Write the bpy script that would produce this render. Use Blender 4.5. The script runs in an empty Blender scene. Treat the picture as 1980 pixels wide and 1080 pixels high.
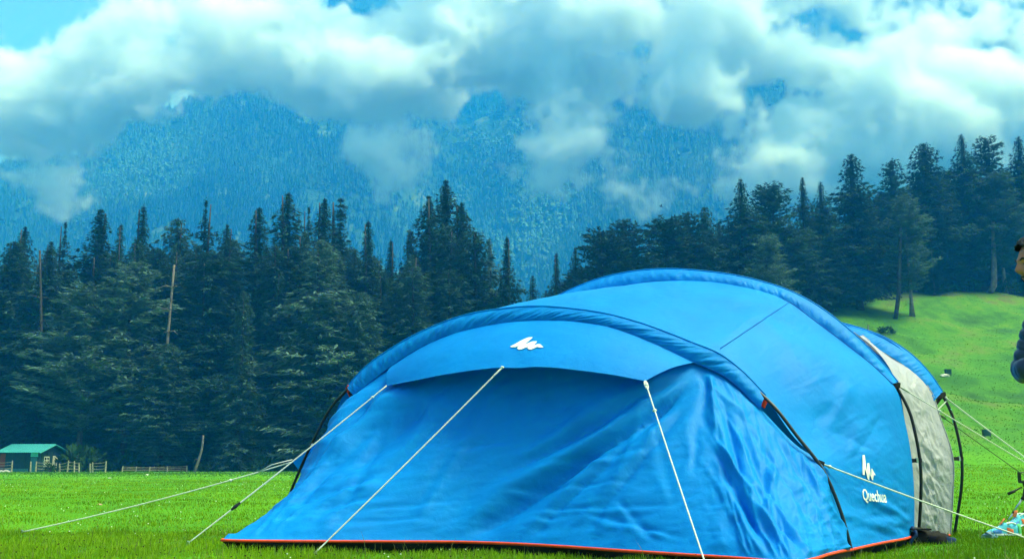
import bpy, bmesh, math, random
import numpy as np
from mathutils import Vector, Matrix
from mathutils.bvhtree import BVHTree

S = bpy.context.scene
COL = S.collection

# ------------------------------------------------------------------ camera, sky, sun, exposure
W0, H0, F = 1980.0, 1080.0, 1943.0
CAMZ = 0.75
PITCH = math.atan((870 - 540) / F)
cam = bpy.data.cameras.new('camera')
cam_o = bpy.data.objects.new('camera', cam)
COL.objects.link(cam_o)
S.camera = cam_o
cam.sensor_width = 36
cam.lens = 36 * F / W0
cam.clip_start = 0.05
cam.clip_end = 20000
cam_o.location = (0, 0, CAMZ)
cam_o.rotation_euler = (math.pi / 2 + PITCH, 0, 0)

SUN_EL, SUN_AZ = math.radians(63), math.radians(100)
world = bpy.data.worlds.new('World')
S.world = world
world.use_nodes = True
wn = world.node_tree
bg = wn.nodes['Background']
sky = wn.nodes.new('ShaderNodeTexSky')
sky.sky_type = 'NISHITA'
sky.sun_disc = False
sky.sun_elevation = SUN_EL
sky.sun_rotation = SUN_AZ
sky.air_density = 1.0
sky.dust_density = 6.0
sky.ozone_density = 1.0
wn.links.new(sky.outputs[0], bg.inputs[0])
bg.inputs[1].default_value = 0.11

sun = bpy.data.lights.new('sun', 'SUN')
sun_o = bpy.data.objects.new('sun', sun)
COL.objects.link(sun_o)
sun.energy = 2.7
sun.angle = math.radians(25)
sun.color = (0.95, 1.0, 0.99)
sun_o.rotation_euler = Vector((math.sin(SUN_AZ) * math.cos(SUN_EL), math.cos(SUN_AZ) * math.cos(SUN_EL), math.sin(SUN_EL))).to_track_quat('Z', 'Y').to_euler()

S.view_settings.view_transform = 'Standard'
S.view_settings.look = 'None'
S.view_settings.gamma = 1
S.view_settings.use_curve_mapping = False
S.view_settings.exposure = 1.15
S.cycles.use_denoising = True
S.cycles.volume_bounces = 24
S.cycles.max_bounces = 26
S.cycles.diffuse_bounces = 4
S.cycles.glossy_bounces = 3
S.cycles.transmission_bounces = 6
S.cycles.transparent_max_bounces = 8
S.cycles.use_adaptive_sampling = True
S.cycles.adaptive_threshold = 0.03

# ------------------------------------------------------------------ helpers
cp, sp = math.cos(PITCH), math.sin(PITCH)
CAM = np.array([0.0, 0.0, CAMZ])


def ray(px, py):
    a, b = (px - 990) / F, (540 - py) / F
    return np.array([a, cp - b * sp, sp + b * cp])


def at(px, py, y):                       # the point seen at a pixel of the photograph, y metres in front
    d = ray(px, py)
    return CAM + d * (y / d[1])


def on_z(px, py, z=0.0):                 # the point seen at a pixel, on the level z
    d = ray(px, py)
    return CAM + d * ((z - CAMZ) / d[2])


def on_plane(px, py, p0, n):
    d = ray(px, py)
    return CAM + d * (np.dot(p0 - CAM, n) / np.dot(d, n))


def to_px(v):                            # world points (n,3) -> pixels, a measuring aid for the modelling
    v = np.asarray(v, float) - CAM
    dep = v[..., 1] * cp + v[..., 2] * sp
    up = -v[..., 1] * sp + v[..., 2] * cp
    return np.stack([990 + F * v[..., 0] / dep, 540 - F * up / dep], -1)


def link_mesh(name, verts, faces, mats, parent=None, smooth=True, attrs=None):
    """faces: list of index arrays (n,3) and/or (n,4)."""
    me = bpy.data.meshes.new(name)
    verts = np.asarray(verts, np.float32)
    fl = [np.asarray(f, np.int32) for f in (faces if isinstance(faces, list) else [faces]) if len(f)]
    me.vertices.add(len(verts))
    me.vertices.foreach_set('co', verts.ravel())
    loops = np.concatenate([f.ravel() for f in fl])
    tot = np.concatenate([np.full(len(f), f.shape[1], np.int32) for f in fl])
    st = np.concatenate([[0], np.cumsum(tot)[:-1]]).astype(np.int32)
    me.loops.add(len(loops))
    me.loops.foreach_set('vertex_index', loops)
    me.polygons.add(len(tot))
    me.polygons.foreach_set('loop_start', st)
    me.polygons.foreach_set('loop_total', tot)
    me.polygons.foreach_set('use_smooth', np.full(len(tot), smooth, bool))
    for k, (dom, val) in (attrs or {}).items():
        a = me.attributes.new(k, 'FLOAT', dom)
        a.data.foreach_set('value', np.asarray(val, np.float32).ravel())
    me.update(calc_edges=True)
    me.validate()
    for m in (mats if isinstance(mats, (list, tuple)) else [mats]):
        me.materials.append(m)
    o = bpy.data.objects.new(name, me)
    COL.objects.link(o)
    if parent is not None:
        o.parent = parent
    return o


def tag(o, label=None, cat=None, group=None, kind=None):
    if label: o['label'] = label
    if cat: o['category'] = cat
    if group: o['group'] = group
    if kind: o['kind'] = kind
    return o


def thing(name, label, cat, loc=(0, 0, 0), rz=0.0, group=None):
    o = bpy.data.objects.new(name, None)
    COL.objects.link(o)
    o.location = [float(c) for c in loc]
    o.rotation_euler = (0, 0, rz)
    o.empty_display_size = 0.2
    return tag(o, label, cat, group)


def local(root, pts):                    # world points into the space of an Empty that is only moved and turned about z
    p = np.asarray(pts, float) - np.array(root.location)
    c, s = math.cos(-root.rotation_euler.z), math.sin(-root.rotation_euler.z)
    q = p.copy()
    q[..., 0] = c * p[..., 0] - s * p[..., 1]
    q[..., 1] = s * p[..., 0] + c * p[..., 1]
    return q


class MB:                                # collects shapes, then links them as one mesh object
    def __init__(self):
        self.v, self.t, self.q, self.n = [], [], [], 0

    def add(self, v, f):
        v = np.asarray(v, float)
        for face in f:
            (self.t if len(face) == 3 else self.q).append([i + self.n for i in face])
        self.v.append(v)
        self.n += len(v)

    def box(self, c, size, rot=None, taper=1.0):
        h = np.array(size) / 2
        v = np.array([(x, y, z) for z in (-1, 1) for y in (-1, 1) for x in (-1, 1)], float) * h
        v[4:, :2] *= taper
        if rot is not None:
            v = v @ np.array(rot).T
        self.add(v + np.array(c), [(0, 2, 3, 1), (4, 5, 7, 6), (0, 1, 5, 4), (2, 6, 7, 3), (0, 4, 6, 2), (1, 3, 7, 5)])

    def tube(self, pts, r, n=8, cap=True):
        pts = np.asarray(pts, float)
        r = np.broadcast_to(np.asarray(r, float), (len(pts),))
        tan = np.gradient(pts, axis=0)
        tan /= np.linalg.norm(tan, axis=1)[:, None] + 1e-12
        u = np.cross(tan[0], [0.13, 0.31, 0.94]); u /= np.linalg.norm(u)
        rings = []
        for p, t, rr in zip(pts, tan, r):
            u = u - t * np.dot(u, t); u /= np.linalg.norm(u)
            w = np.cross(t, u)
            a = np.arange(n) * 2 * math.pi / n
            rings.append(p + rr * (np.cos(a)[:, None] * u + np.sin(a)[:, None] * w))
        f = []
        m = len(pts)
        for i in range(m - 1):
            for k in range(n):
                k2 = (k + 1) % n
                f.append((i * n + k, i * n + k2, (i + 1) * n + k2, (i + 1) * n + k))
        v = np.concatenate(rings)
        if cap:
            v = np.concatenate([v, pts[:1], pts[-1:]])
            for k in range(n):
                k2 = (k + 1) % n
                f.append((m * n, k2, k))
                f.append((m * n + 1, (m - 1) * n + k, (m - 1) * n + k2))
        self.add(v, f)

    def blob(self, c, r, seed=0, amp=0.15, n=10, m=7):
        rg = np.random.default_rng(seed)
        v, f = [], []
        for i in range(m + 1):
            th = math.pi * i / m
            for k in range(n):
                ph = 2 * math.pi * k / n
                v.append((math.sin(th) * math.cos(ph), math.sin(th) * math.sin(ph), math.cos(th)))
        v = np.array(v)
        nz = 1 + amp * (rg.random(len(v)) - .5) * 2
        nz[:n] = nz[0]; nz[-n:] = nz[-1]
        v = v * nz[:, None] * np.array(r)
        for i in range(m):
            for k in range(n):
                k2 = (k + 1) % n
                f.append((i * n + k, (i + 1) * n + k, (i + 1) * n + k2, i * n + k2))
        self.add(v + np.array(c), f)

    def build(self, name, m, parent=None, smooth=False):
        v = np.concatenate(self.v)
        if parent is not None:
            v = local(parent if parent.type == 'EMPTY' else parent.parent, v) if not getattr(self, 'is_local', False) else v
        fs = []
        if self.t: fs.append(np.array(self.t))
        if self.q: fs.append(np.array(self.q))
        return link_mesh(name, v, fs, m, parent, smooth)


def smooth_curve(p, n):                  # Catmull-Rom through points, n samples even in arc length
    p = np.asarray(p, float)
    q = np.vstack([2 * p[0] - p[1], p, 2 * p[-1] - p[-2]])
    out = []
    for i in range(1, len(q) - 2):
        t = np.linspace(0, 1, 24, endpoint=False)[:, None]
        a, b, c, d = q[i - 1], q[i], q[i + 1], q[i + 2]
        out.append(.5 * (2 * b + (c - a) * t + (2 * a - 5 * b + 4 * c - d) * t ** 2 + (3 * b - a - 3 * c + d) * t ** 3))
    out.append(p[-1:])
    o = np.vstack(out)
    s = np.concatenate([[0], np.cumsum(np.linalg.norm(np.diff(o, axis=0), axis=1))])
    return np.stack([np.interp(np.linspace(0, s[-1], n), s, o[:, k]) for k in range(o.shape[1])], 1)


def vnoise2(x, y, seed=0):               # smooth value noise on arrays
    rg = np.random.default_rng(seed).random((256, 256))
    xi, yi = np.floor(x).astype(int), np.floor(y).astype(int)
    u, v = x - xi, y - yi
    u, v = u * u * (3 - 2 * u), v * v * (3 - 2 * v)
    g = lambda a, b: rg[(xi + a) % 256, (yi + b) % 256]
    return (g(0, 0) * (1 - u) + g(1, 0) * u) * (1 - v) + (g(0, 1) * (1 - u) + g(1, 1) * u) * v - .5


def fbm2(x, y, seed=0, octs=4):
    r, a = 0, 1.0
    for o in range(octs):
        r = r + a * vnoise2(x, y, seed + o)
        a *= .5; x = x * 2.03 + 7.1; y = y * 2.03 + 3.7
    return r


def sstep(a, b, x):
    t = np.clip((x - a) / (b - a), 0, 1)
    return t * t * (3 - 2 * t)


# ------------------------------------------------------------------ materials
class NT:
    def __init__(self, name):
        self.m = bpy.data.materials.new(name)
        self.m.use_nodes = True
        self.t = self.m.node_tree
        self.b = self.t.nodes['Principled BSDF']
        self.out = self.t.nodes['Material Output']

    def n(self, kind, **kw):
        q = self.t.nodes.new(kind)
        for k, v in kw.items():
            setattr(q, k, v)
        return q

    def l(self, a, b):
        self.t.links.new(a, b)

    def noise(self, scale, detail=4, rough=.55, vec=None, dist=0.0):
        q = self.n('ShaderNodeTexNoise')
        q.inputs['Scale'].default_value = scale
        q.inputs['Detail'].default_value = detail
        q.inputs['Roughness'].default_value = rough
        q.inputs['Distortion'].default_value = dist
        if vec is not None: self.l(vec, q.inputs['Vector'])
        return q.outputs['Fac']

    def ramp(self, fac, stops):
        q = self.n('ShaderNodeValToRGB')
        e = q.color_ramp.elements
        while len(e) < len(stops): e.new(.5)
        for el, (p, c) in zip(e, stops):
            el.position = p
            el.color = (*c, 1)
        self.l(fac, q.inputs[0])
        return q.outputs[0]

    def mix(self, fac, a, b, mode='MIX'):
        q = self.n('ShaderNodeMix', data_type='RGBA', blend_type=mode)
        for s, v in ((q.inputs[0], fac), (q.inputs[6], a), (q.inputs[7], b)):
            if isinstance(v, bpy.types.NodeSocket): self.l(v, s)
            elif isinstance(v, (int, float)): s.default_value = v
            else: s.default_value = (*v, 1)
        return q.outputs[2]

    def bump(self, h, strength, dist):
        q = self.n('ShaderNodeBump')
        q.inputs['Strength'].default_value = strength
        q.inputs['Distance'].default_value = dist
        self.l(h, q.inputs['Height'])
        self.l(q.outputs[0], self.b.inputs['Normal'])
        return q

    def pos(self):
        return self.n('ShaderNodeNewGeometry').outputs['Position']

    def obj(self):
        return self.n('ShaderNodeTexCoord').outputs['Object']

    def mapv(self, vec, scale):
        q = self.n('ShaderNodeMapping')
        q.inputs['Scale'].default_value = scale
        self.l(vec, q.inputs['Vector'])
        return q.outputs[0]

    def attr(self, name):
        return self.n('ShaderNodeAttribute', attribute_name=name).outputs['Fac']


def simple(name, c, rough=.8, spec=.25, var=.18, scale=12, metal=0.0, bump=0.0, bscale=60, bdist=.01):
    k = NT(name)
    c = np.array(c)
    if var:
        f = k.noise(scale, 4, .6, k.obj())
        k.l(k.ramp(f, [(.3, tuple(c * (1 - var))), (.7, tuple(np.minimum(c * (1 + var), 1)))]), k.b.inputs['Base Color'])
    else:
        k.b.inputs['Base Color'].default_value = (*c, 1)
    k.b.inputs['Roughness'].default_value = rough
    k.b.inputs['Specular IOR Level'].default_value = spec
    k.b.inputs['Metallic'].default_value = metal
    if bump:
        k.bump(k.noise(bscale, 3, .6, k.obj()), bump, bdist)
    return k.m


def fabric(name, c1, c2, transl, rough=.55, spec=.3, bump=.25):
    k = NT(name)
    o = k.obj()
    f = k.noise(2.2, 5, .6, o)
    col = k.ramp(f, [(.3, c1), (.7, c2)])
    f2 = k.noise(140, 2, .5, o)
    col2 = k.mix(.10, col, k.ramp(f2, [(.35, tuple(np.array(c1) * .75)), (.65, c2)]))
    k.l(col2, k.b.inputs['Base Color'])
    k.b.inputs['Roughness'].default_value = rough
    k.b.inputs['Specular IOR Level'].default_value = spec * .6
    h = k.n('ShaderNodeMath', operation='ADD')
    k.l(k.noise(14, 5, .62, o, .6), h.inputs[0])
    w = k.n('ShaderNodeMath', operation='MULTIPLY'); w.inputs[1].default_value = .12
    k.l(k.noise(160, 2, .5, o), w.inputs[0])
    k.l(w.outputs[0], h.inputs[1])
    k.bump(h.outputs[0], bump, .02)
    tr = k.n('ShaderNodeBsdfTranslucent')
    k.l(col2, tr.inputs[0])
    mx = k.n('ShaderNodeMixShader')
    mx.inputs[0].default_value = transl
    k.l(k.b.outputs[0], mx.inputs[1])
    k.l(tr.outputs[0], mx.inputs[2])
    k.l(mx.outputs[0], k.out.inputs['Surface'])
    return k.m


def leafy(name, dark, light, attr='tint', obj_rand=.35, rough=.75, transl=.2):
    k = NT(name)
    col = k.ramp(k.attr(attr), [(.0, dark), (1.0, light)])
    if obj_rand:
        oi = k.n('ShaderNodeObjectInfo').outputs['Random']
        col = k.mix(obj_rand, col, k.ramp(oi, [(0, tuple(np.array(dark) * .8)), (.5, tuple((np.array(dark) + np.array(light)) / 2)), (1, tuple(np.array(light) * 1.15))]))
    k.l(col, k.b.inputs['Base Color'])
    k.b.inputs['Roughness'].default_value = rough
    k.b.inputs['Specular IOR Level'].default_value = .12
    if transl:
        tr = k.n('ShaderNodeBsdfTranslucent'); k.l(col, tr.inputs[0])
        mx = k.n('ShaderNodeMixShader'); mx.inputs[0].default_value = transl
        k.l(k.b.outputs[0], mx.inputs[1]); k.l(tr.outputs[0], mx.inputs[2]); k.l(mx.outputs[0], k.out.inputs['Surface'])
    return k.m


M = {}
M['tent'] = fabric('tent_polyester', (.0, .19, .67), (.0, .245, .78), .09, rough=.55, spec=.2, bump=.25)
M['tent_hood'] = fabric('tent_edge_polyester', (.01, .24, .78), (.02, .30, .86), .2, rough=.5, spec=.22)
M['sleeve'] = fabric('tent_seam_thread', (.0, .11, .55), (.0, .15, .62), .1, spec=.2)
M['grey_fabric'] = fabric('grey_tent_fabric', (.40, .385, .48), (.48, .46, .56), .14, rough=.38, spec=.45, bump=.6)
M['skirt'] = simple('black_mud_skirt', (.008, .008, .011), .8, .2, bump=.4, bscale=20)
M['trim'] = simple('orange_red_piping', (.75, .06, .01), .55, .3)
M['pole'] = simple('black_pole', (.008, .008, .012), .35, .5, 0)
M['silver'] = simple('brushed_metal', (.55, .57, .6), .3, .5, .05, metal=.9)
M['webbing'] = simple('black_webbing', (.012, .013, .018), .8, .2, bump=.3, bscale=200)
M['red_web'] = simple('red_webbing', (.5, .03, .01), .7, .2)
M['white_print'] = simple('white_print', (.78, .82, .80), .6, .2, .04)
M['cord'] = simple('white_cord', (.62, .64, .64), .8, .2, .15, 90, bump=.5, bscale=400, bdist=.003)
M['dark_cord'] = simple('dark_green_cord', (.05, .08, .06), .8, .2, .15, 90)
M['black_plastic'] = simple('black_plastic', (.012, .012, .014), .45, .4, 0)
M['bark'] = simple('grey_bark', (.055, .048, .048), .9, .1, .45, 3, bump=.8, bscale=6, bdist=.1)
M['snag_bark'] = simple('weathered_grey_bark', (.17, .14, .14), .9, .1, .4, 2, bump=.9, bscale=5, bdist=.15)
M['pale_bark'] = simple('pale_bark', (.20, .17, .165), .9, .1, .35, 2, bump=.8, bscale=6, bdist=.1)
M['fir'] = leafy('fir_needles', (.013, .044, .038), (.048, .112, .092))
M['pine'] = leafy('pine_needles', (.027, .072, .062), (.082, .160, .135))
M['pale_pine'] = leafy('pale_pine_needles', (.050, .110, .100), (.145, .240, .210), obj_rand=.15)
M['shrub'] = leafy('shrub_leaves', (.012, .04, .012), (.03, .09, .025))
M['mtree'] = leafy('mountain_tree_needles', (.010, .040, .036), (.095, .215, .160), obj_rand=0, transl=0)
M['blade'] = leafy('grass_blades', (.085, .20, .002), (.31, .50, .014), obj_rand=0, rough=.6, transl=.3)
M['tussock'] = leafy('tussock_grass', (.06, .18, .007), (.11, .24, .012), obj_rand=0, transl=.2)
M['weed'] = leafy('dry_weed_stalks', (.10, .10, .03), (.35, .36, .14), obj_rand=0, transl=.2)
M['seed'] = simple('dark_seed_heads', (.035, .022, .012), .9, .1)
M['flower'] = simple('white_flower_petals', (.75, .78, .72), .7, .2, .05)
M['shed_wall'] = simple('dark_teal_boards', (.012, .040, .055), .8, .2, .2, 3)
M['shed_roof'] = simple('turquoise_sheet_roof', (.03, .25, .30), .5, .4, .15, 2)
M['shed_door'] = simple('weathered_blue_door', (.035, .15, .20), .7, .2, .2, 8)
M['board_light'] = simple('turquoise_board', (.10, .55, .55), .7, .2, .1, 10)
M['red_brick'] = simple('rust_red_panel', (.20, .045, .02), .9, .1, .3, 9)
M['window_dark'] = simple('dark_glass', (.008, .012, .02), .12, .5, 0)
M['window_white'] = simple('white_paper_pane', (.40, .38, .38), .6, .3, .35, 5)
M['white_wood'] = simple('white_painted_wood', (.55, .55, .52), .7, .2, .1)
M['post_wood'] = simple('weathered_post_wood', (.33, .29, .23), .9, .1, .35, 6, bump=.5, bscale=15)
M['stone'] = simple('pale_stone', (.38, .36, .36), .9, .1, .35, 2, bump=.5, bscale=8, bdist=.05)
M['bin_green'] = simple('dark_green_metal', (.012, .07, .055), .6, .3, .2, 4)
M['scrap_blue'] = simple('crumpled_blue_plastic', (.12, .24, .36), .35, .5, .4, 20)
M['scrap_white'] = simple('white_litter', (.7, .66, .64), .7, .3, .2, 20)
M['scrap_pink'] = simple('pink_litter', (.62, .38, .32), .7, .3, .3, 20)
M['bag_blue'] = simple('navy_strap_fabric', (.012, .04, .13), .8, .2, .3, 20)
M['shoe_cyan'] = simple('cyan_shoe_mesh', (.10, .52, .70), .7, .25, .15, 40, bump=.4, bscale=220, bdist=.003)
M['shoe_white'] = simple('white_shoe_rubber', (.62, .70, .74), .6, .3, .08, 30)
M['shoe_blue'] = simple('blue_shoe_overlay', (.05, .20, .60), .6, .3, .1, 30)
M['shoe_orange'] = simple('orange_shoe_accent', (.72, .16, .05), .6, .3, .15, 30)
M['shoe_green'] = simple('green_shoe_accent', (.10, .55, .22), .6, .3, .15, 30)
M['shoe_sole'] = simple('dark_outsole', (.03, .035, .06), .8, .2, .1)
M['jacket'] = simple('navy_puffer_nylon', (.010, .022, .075), .38, .45, .2, 8, bump=.35, bscale=26, bdist=.02)
M['skin'] = simple('skin', (.50, .155, .105), .5, .35, .10, 30)
M['lips'] = simple('lips', (.40, .12, .09), .45, .4, .05)
M['hair'] = simple('black_hair', (.008, .007, .007), .5, .4, .3, 60, bump=.8, bscale=160, bdist=.01)
M['eye'] = simple('eye_white', (.6, .58, .55), .2, .5, 0)
M['trousers'] = simple('dark_trousers', (.02, .024, .035), .85, .15, .2, 20)
M['bird'] = simple('dark_feathers', (.02, .02, .022), .8, .2, .1)
M['soil'] = simple('brown_soil', (.12, .075, .05), .95, .1, .4, 2)


# ground: short grazed grass, brown forest floor inside the woods
def ground_material():
    k = NT('meadow_turf')
    p = k.pos()
    big = k.noise(.045, 4, .6, p)
    mid = k.noise(.35, 5, .65, k.mapv(p, (1, .45, 1)))
    fine = k.noise(5.0, 6, .7, k.mapv(p, (1, .5, 1)))
    tiny = k.noise(38, 3, .7, p)
    c = k.ramp(mid, [(.25, (.038, .19, .004)), (.48, (.085, .30, .004)), (.62, (.14, .37, .006)), (.8, (.19, .35, .015))])
    c = k.mix(k.ramp(fine, [(.35, (0, 0, 0)), (.75, (.75,) * 3)]), c, (.13, .31, .03))
    c = k.mix(k.ramp(tiny, [(.45, (.0,) * 3), (.75, (.6,) * 3)]), c, (.022, .12, .004))
    # drier, browner and more muted turf up the right hand slope
    sl = k.attr('slope')
    mid2 = k.noise(.085, 5, .62, k.mapv(p, (1, 1.0, 1)), .4)
    mm = k.n('ShaderNodeMath', operation='MULTIPLY_ADD'); mm.inputs[1].default_value = .45
    k.l(mid, mm.inputs[0])
    mq = k.n('ShaderNodeMath', operation='MULTIPLY'); mq.inputs[1].default_value = .55
    k.l(mid2, mq.inputs[0]); k.l(mq.outputs[0], mm.inputs[2])
    c2 = k.ramp(mm.outputs[0], [(.34, (.012, .055, .012)), (.43, (.040, .12, .014)), (.50, (.075, .215, .008)), (.56, (.12, .22, .014)), (.64, (.15, .13, .065))])
    c2 = k.mix(k.ramp(big, [(.42, (0,) * 3), (.62, (.4,) * 3)]), c2, (.055, .22, .012))
    c2 = k.mix(k.ramp(fine, [(.4, (0,) * 3), (.8, (.6,) * 3)]), c2, (.05, .13, .02))
    c = k.mix(sl, c, c2)
    soil = k.ramp(fine, [(.3, (.022, .020, .014)), (.7, (.07, .055, .035))])
    c = k.mix(k.attr('wood'), c, soil)
    k.l(c, k.b.inputs['Base Color'])
    k.b.inputs['Roughness'].default_value = .9
    k.b.inputs['Specular IOR Level'].default_value = .08
    h = k.n('ShaderNodeMath', operation='ADD')
    k.l(fine, h.inputs[0]); k.l(tiny, h.inputs[1])
    k.bump(h.outputs[0], .7, .06)
    return k.m


M['ground'] = ground_material()


def mountain_material():
    k = NT('mountain_slope')
    p = k.pos()
    a = k.noise(.03, 5, .65, p)
    c = k.ramp(a, [(.3, (.012, .035, .022)), (.55, (.03, .07, .035)), (.68, (.09, .13, .06)), (.78, (.24, .23, .21))])
    k.l(c, k.b.inputs['Base Color'])
    k.b.inputs['Roughness'].default_value = .95
    k.b.inputs['Specular IOR Level'].default_value = .05
    k.bump(k.noise(.12, 4, .6, p), .8, 4)
    return k.m


M['mountain'] = mountain_material()

# ------------------------------------------------------------------ terrain
SLOPE_R = np.array([0, 25, 40, 55, 70, 88, 105, 120, 135, 150, 200, 300, 640])
SLOPE_Z = np.array([0, .0, .1, .55, 1.55, 4.6, 8.8, 13.4, 18.8, 23.9, 36, 52, 60])


def slope_weight(x, y):
    t = x / np.maximum(y, .5)
    return sstep(-.10, .33, t) * sstep(4, 30, y)


def height(x, y):
    x, y = np.asarray(x, float), np.asarray(y, float)
    r = np.hypot(x, y)
    yy = np.maximum(y, 0)
    flat = -np.interp(yy, [0, 14, 95, 130, 640], [0, 0, 1.30, 1.7, 0])
    flat = flat + .10 * vnoise2(x * .12 + 9, y * .12 + 4, 5) * sstep(16, 40, yy) + .35 * vnoise2(x * .035, y * .035, 6) * sstep(30, 70, yy)
    rise = np.interp(yy, SLOPE_R, SLOPE_Z)
    rise = rise + (2.2 * vnoise2(x * .045, y * .06, 8) + 1.3 * vnoise2(x * .11, y * .14, 9) + .5 * vnoise2(x * .3, y * .33, 10)) * sstep(60, 90, yy)
    w = slope_weight(x, y)
    near = .03 * vnoise2(x * 1.1 + 40, y * 1.1 + 40, 11) * sstep(3, 7, r)
    return flat * (1 - w) + rise * w + near


def wood_mask(x, y):
    """where the forest floor lies"""
    w = slope_weight(x, y)
    e = 101 * (1 - w) + 150 * w + 6 * vnoise2(x * .09, y * .09, 21)
    return sstep(-3, 4, y - e)


def build_ground():
    na = 560
    ang = np.concatenate([np.linspace(-math.radians(33), math.radians(33), na), np.linspace(math.radians(35), math.radians(325), 110)])
    rr = np.concatenate([[0.4, 2, 4], np.geomspace(5.2, 640, 330)])
    A, R = np.meshgrid(ang, rr)
    X, Y = np.sin(A) * R, np.cos(A) * R
    Z = height(X, Y)
    v = np.stack([X, Y, Z], -1).reshape(-1, 3)
    n = len(ang)
    i, j = np.meshgrid(np.arange(len(rr) - 1), np.arange(n), indexing='ij')
    j2 = (j + 1) % n
    q = np.stack([i * n + j, i * n + j2, (i + 1) * n + j2, (i + 1) * n + j], -1).reshape(-1, 4)
    q = q[:, ::-1]
    cen = len(v)
    v = np.vstack([v, [[0, 0, height(0, 0)]]])
    jj = np.arange(n)
    t = np.stack([np.full(n, cen), jj, (jj + 1) % n], -1)[:, ::-1]
    x, y = v[:, 0], v[:, 1]
    o = link_mesh('ground', v, [q, t], M['ground'], None, True,
                  {'slope': ('POINT', slope_weight(x, y) * sstep(45, 75, y)), 'wood': ('POINT', wood_mask(x, y))})
    tag(o, kind='structure')


build_ground()

# ------------------------------------------------------------------ mountain
CR = 1150.0
crest_px = np.array([-900, -300, 0, 60, 110, 200, 260, 330, 400, 450, 540, 600, 650, 760, 3200])
crest_py = np.array([620, 400, 298, 272, 252, 238, 205, 170, 156, 153, 155, 170, 150, 110, 40])


def mountain_h(x, y):
    px = x / CR * F + 990
    c = CR * (870 - np.interp(px, crest_px, crest_py)) / F
    a = (y - 610) / (CR - 610)
    z = np.where(a < 1, c * np.clip(a, -.2, 1) ** 1.12 if False else c * np.sign(a) * np.abs(a) ** 1.15, c - (y - CR) * .55)
    back = (y - 900) * 1.35 * sstep(-400, -250, x - (y - 1200) * -.05) - 40
    z = np.maximum(z, np.minimum(back, 690 + .1 * (x + 300)))
    rel = sstep(620, 800, y)
    z = z + rel * (46 * vnoise2(x * .008 + 3, y * .0035, 31) + 26 * vnoise2(x * .02, y * .008, 32) + 12 * vnoise2(x * .05, y * .03, 33))
    # gully between the left dome and the long right wall
    g = np.exp(-((x + 30 + (y - 900) * .15) / 70) ** 2)
    z = z - rel * g * 55
    return z - 6


def build_mountain():
    xs = np.linspace(-1000, 1000, 300)
    ys = np.concatenate([np.linspace(600, 1200, 190), np.linspace(1212, 1950, 60)])
    X, Y = np.meshgrid(xs, ys)
    Z = mountain_h(X, Y)
    v = np.stack([X, Y, Z], -1).reshape(-1, 3)
    n = len(xs)
    i, j = np.meshgrid(np.arange(len(ys) - 1), np.arange(n - 1), indexing='ij')
    q = np.stack([i * n + j, i * n + j + 1, (i + 1) * n + j + 1, (i + 1) * n + j], -1).reshape(-1, 4)
    o = link_mesh('mountain', v, q, M['mountain'])
    tag(o, kind='structure')


build_mountain()


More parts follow.
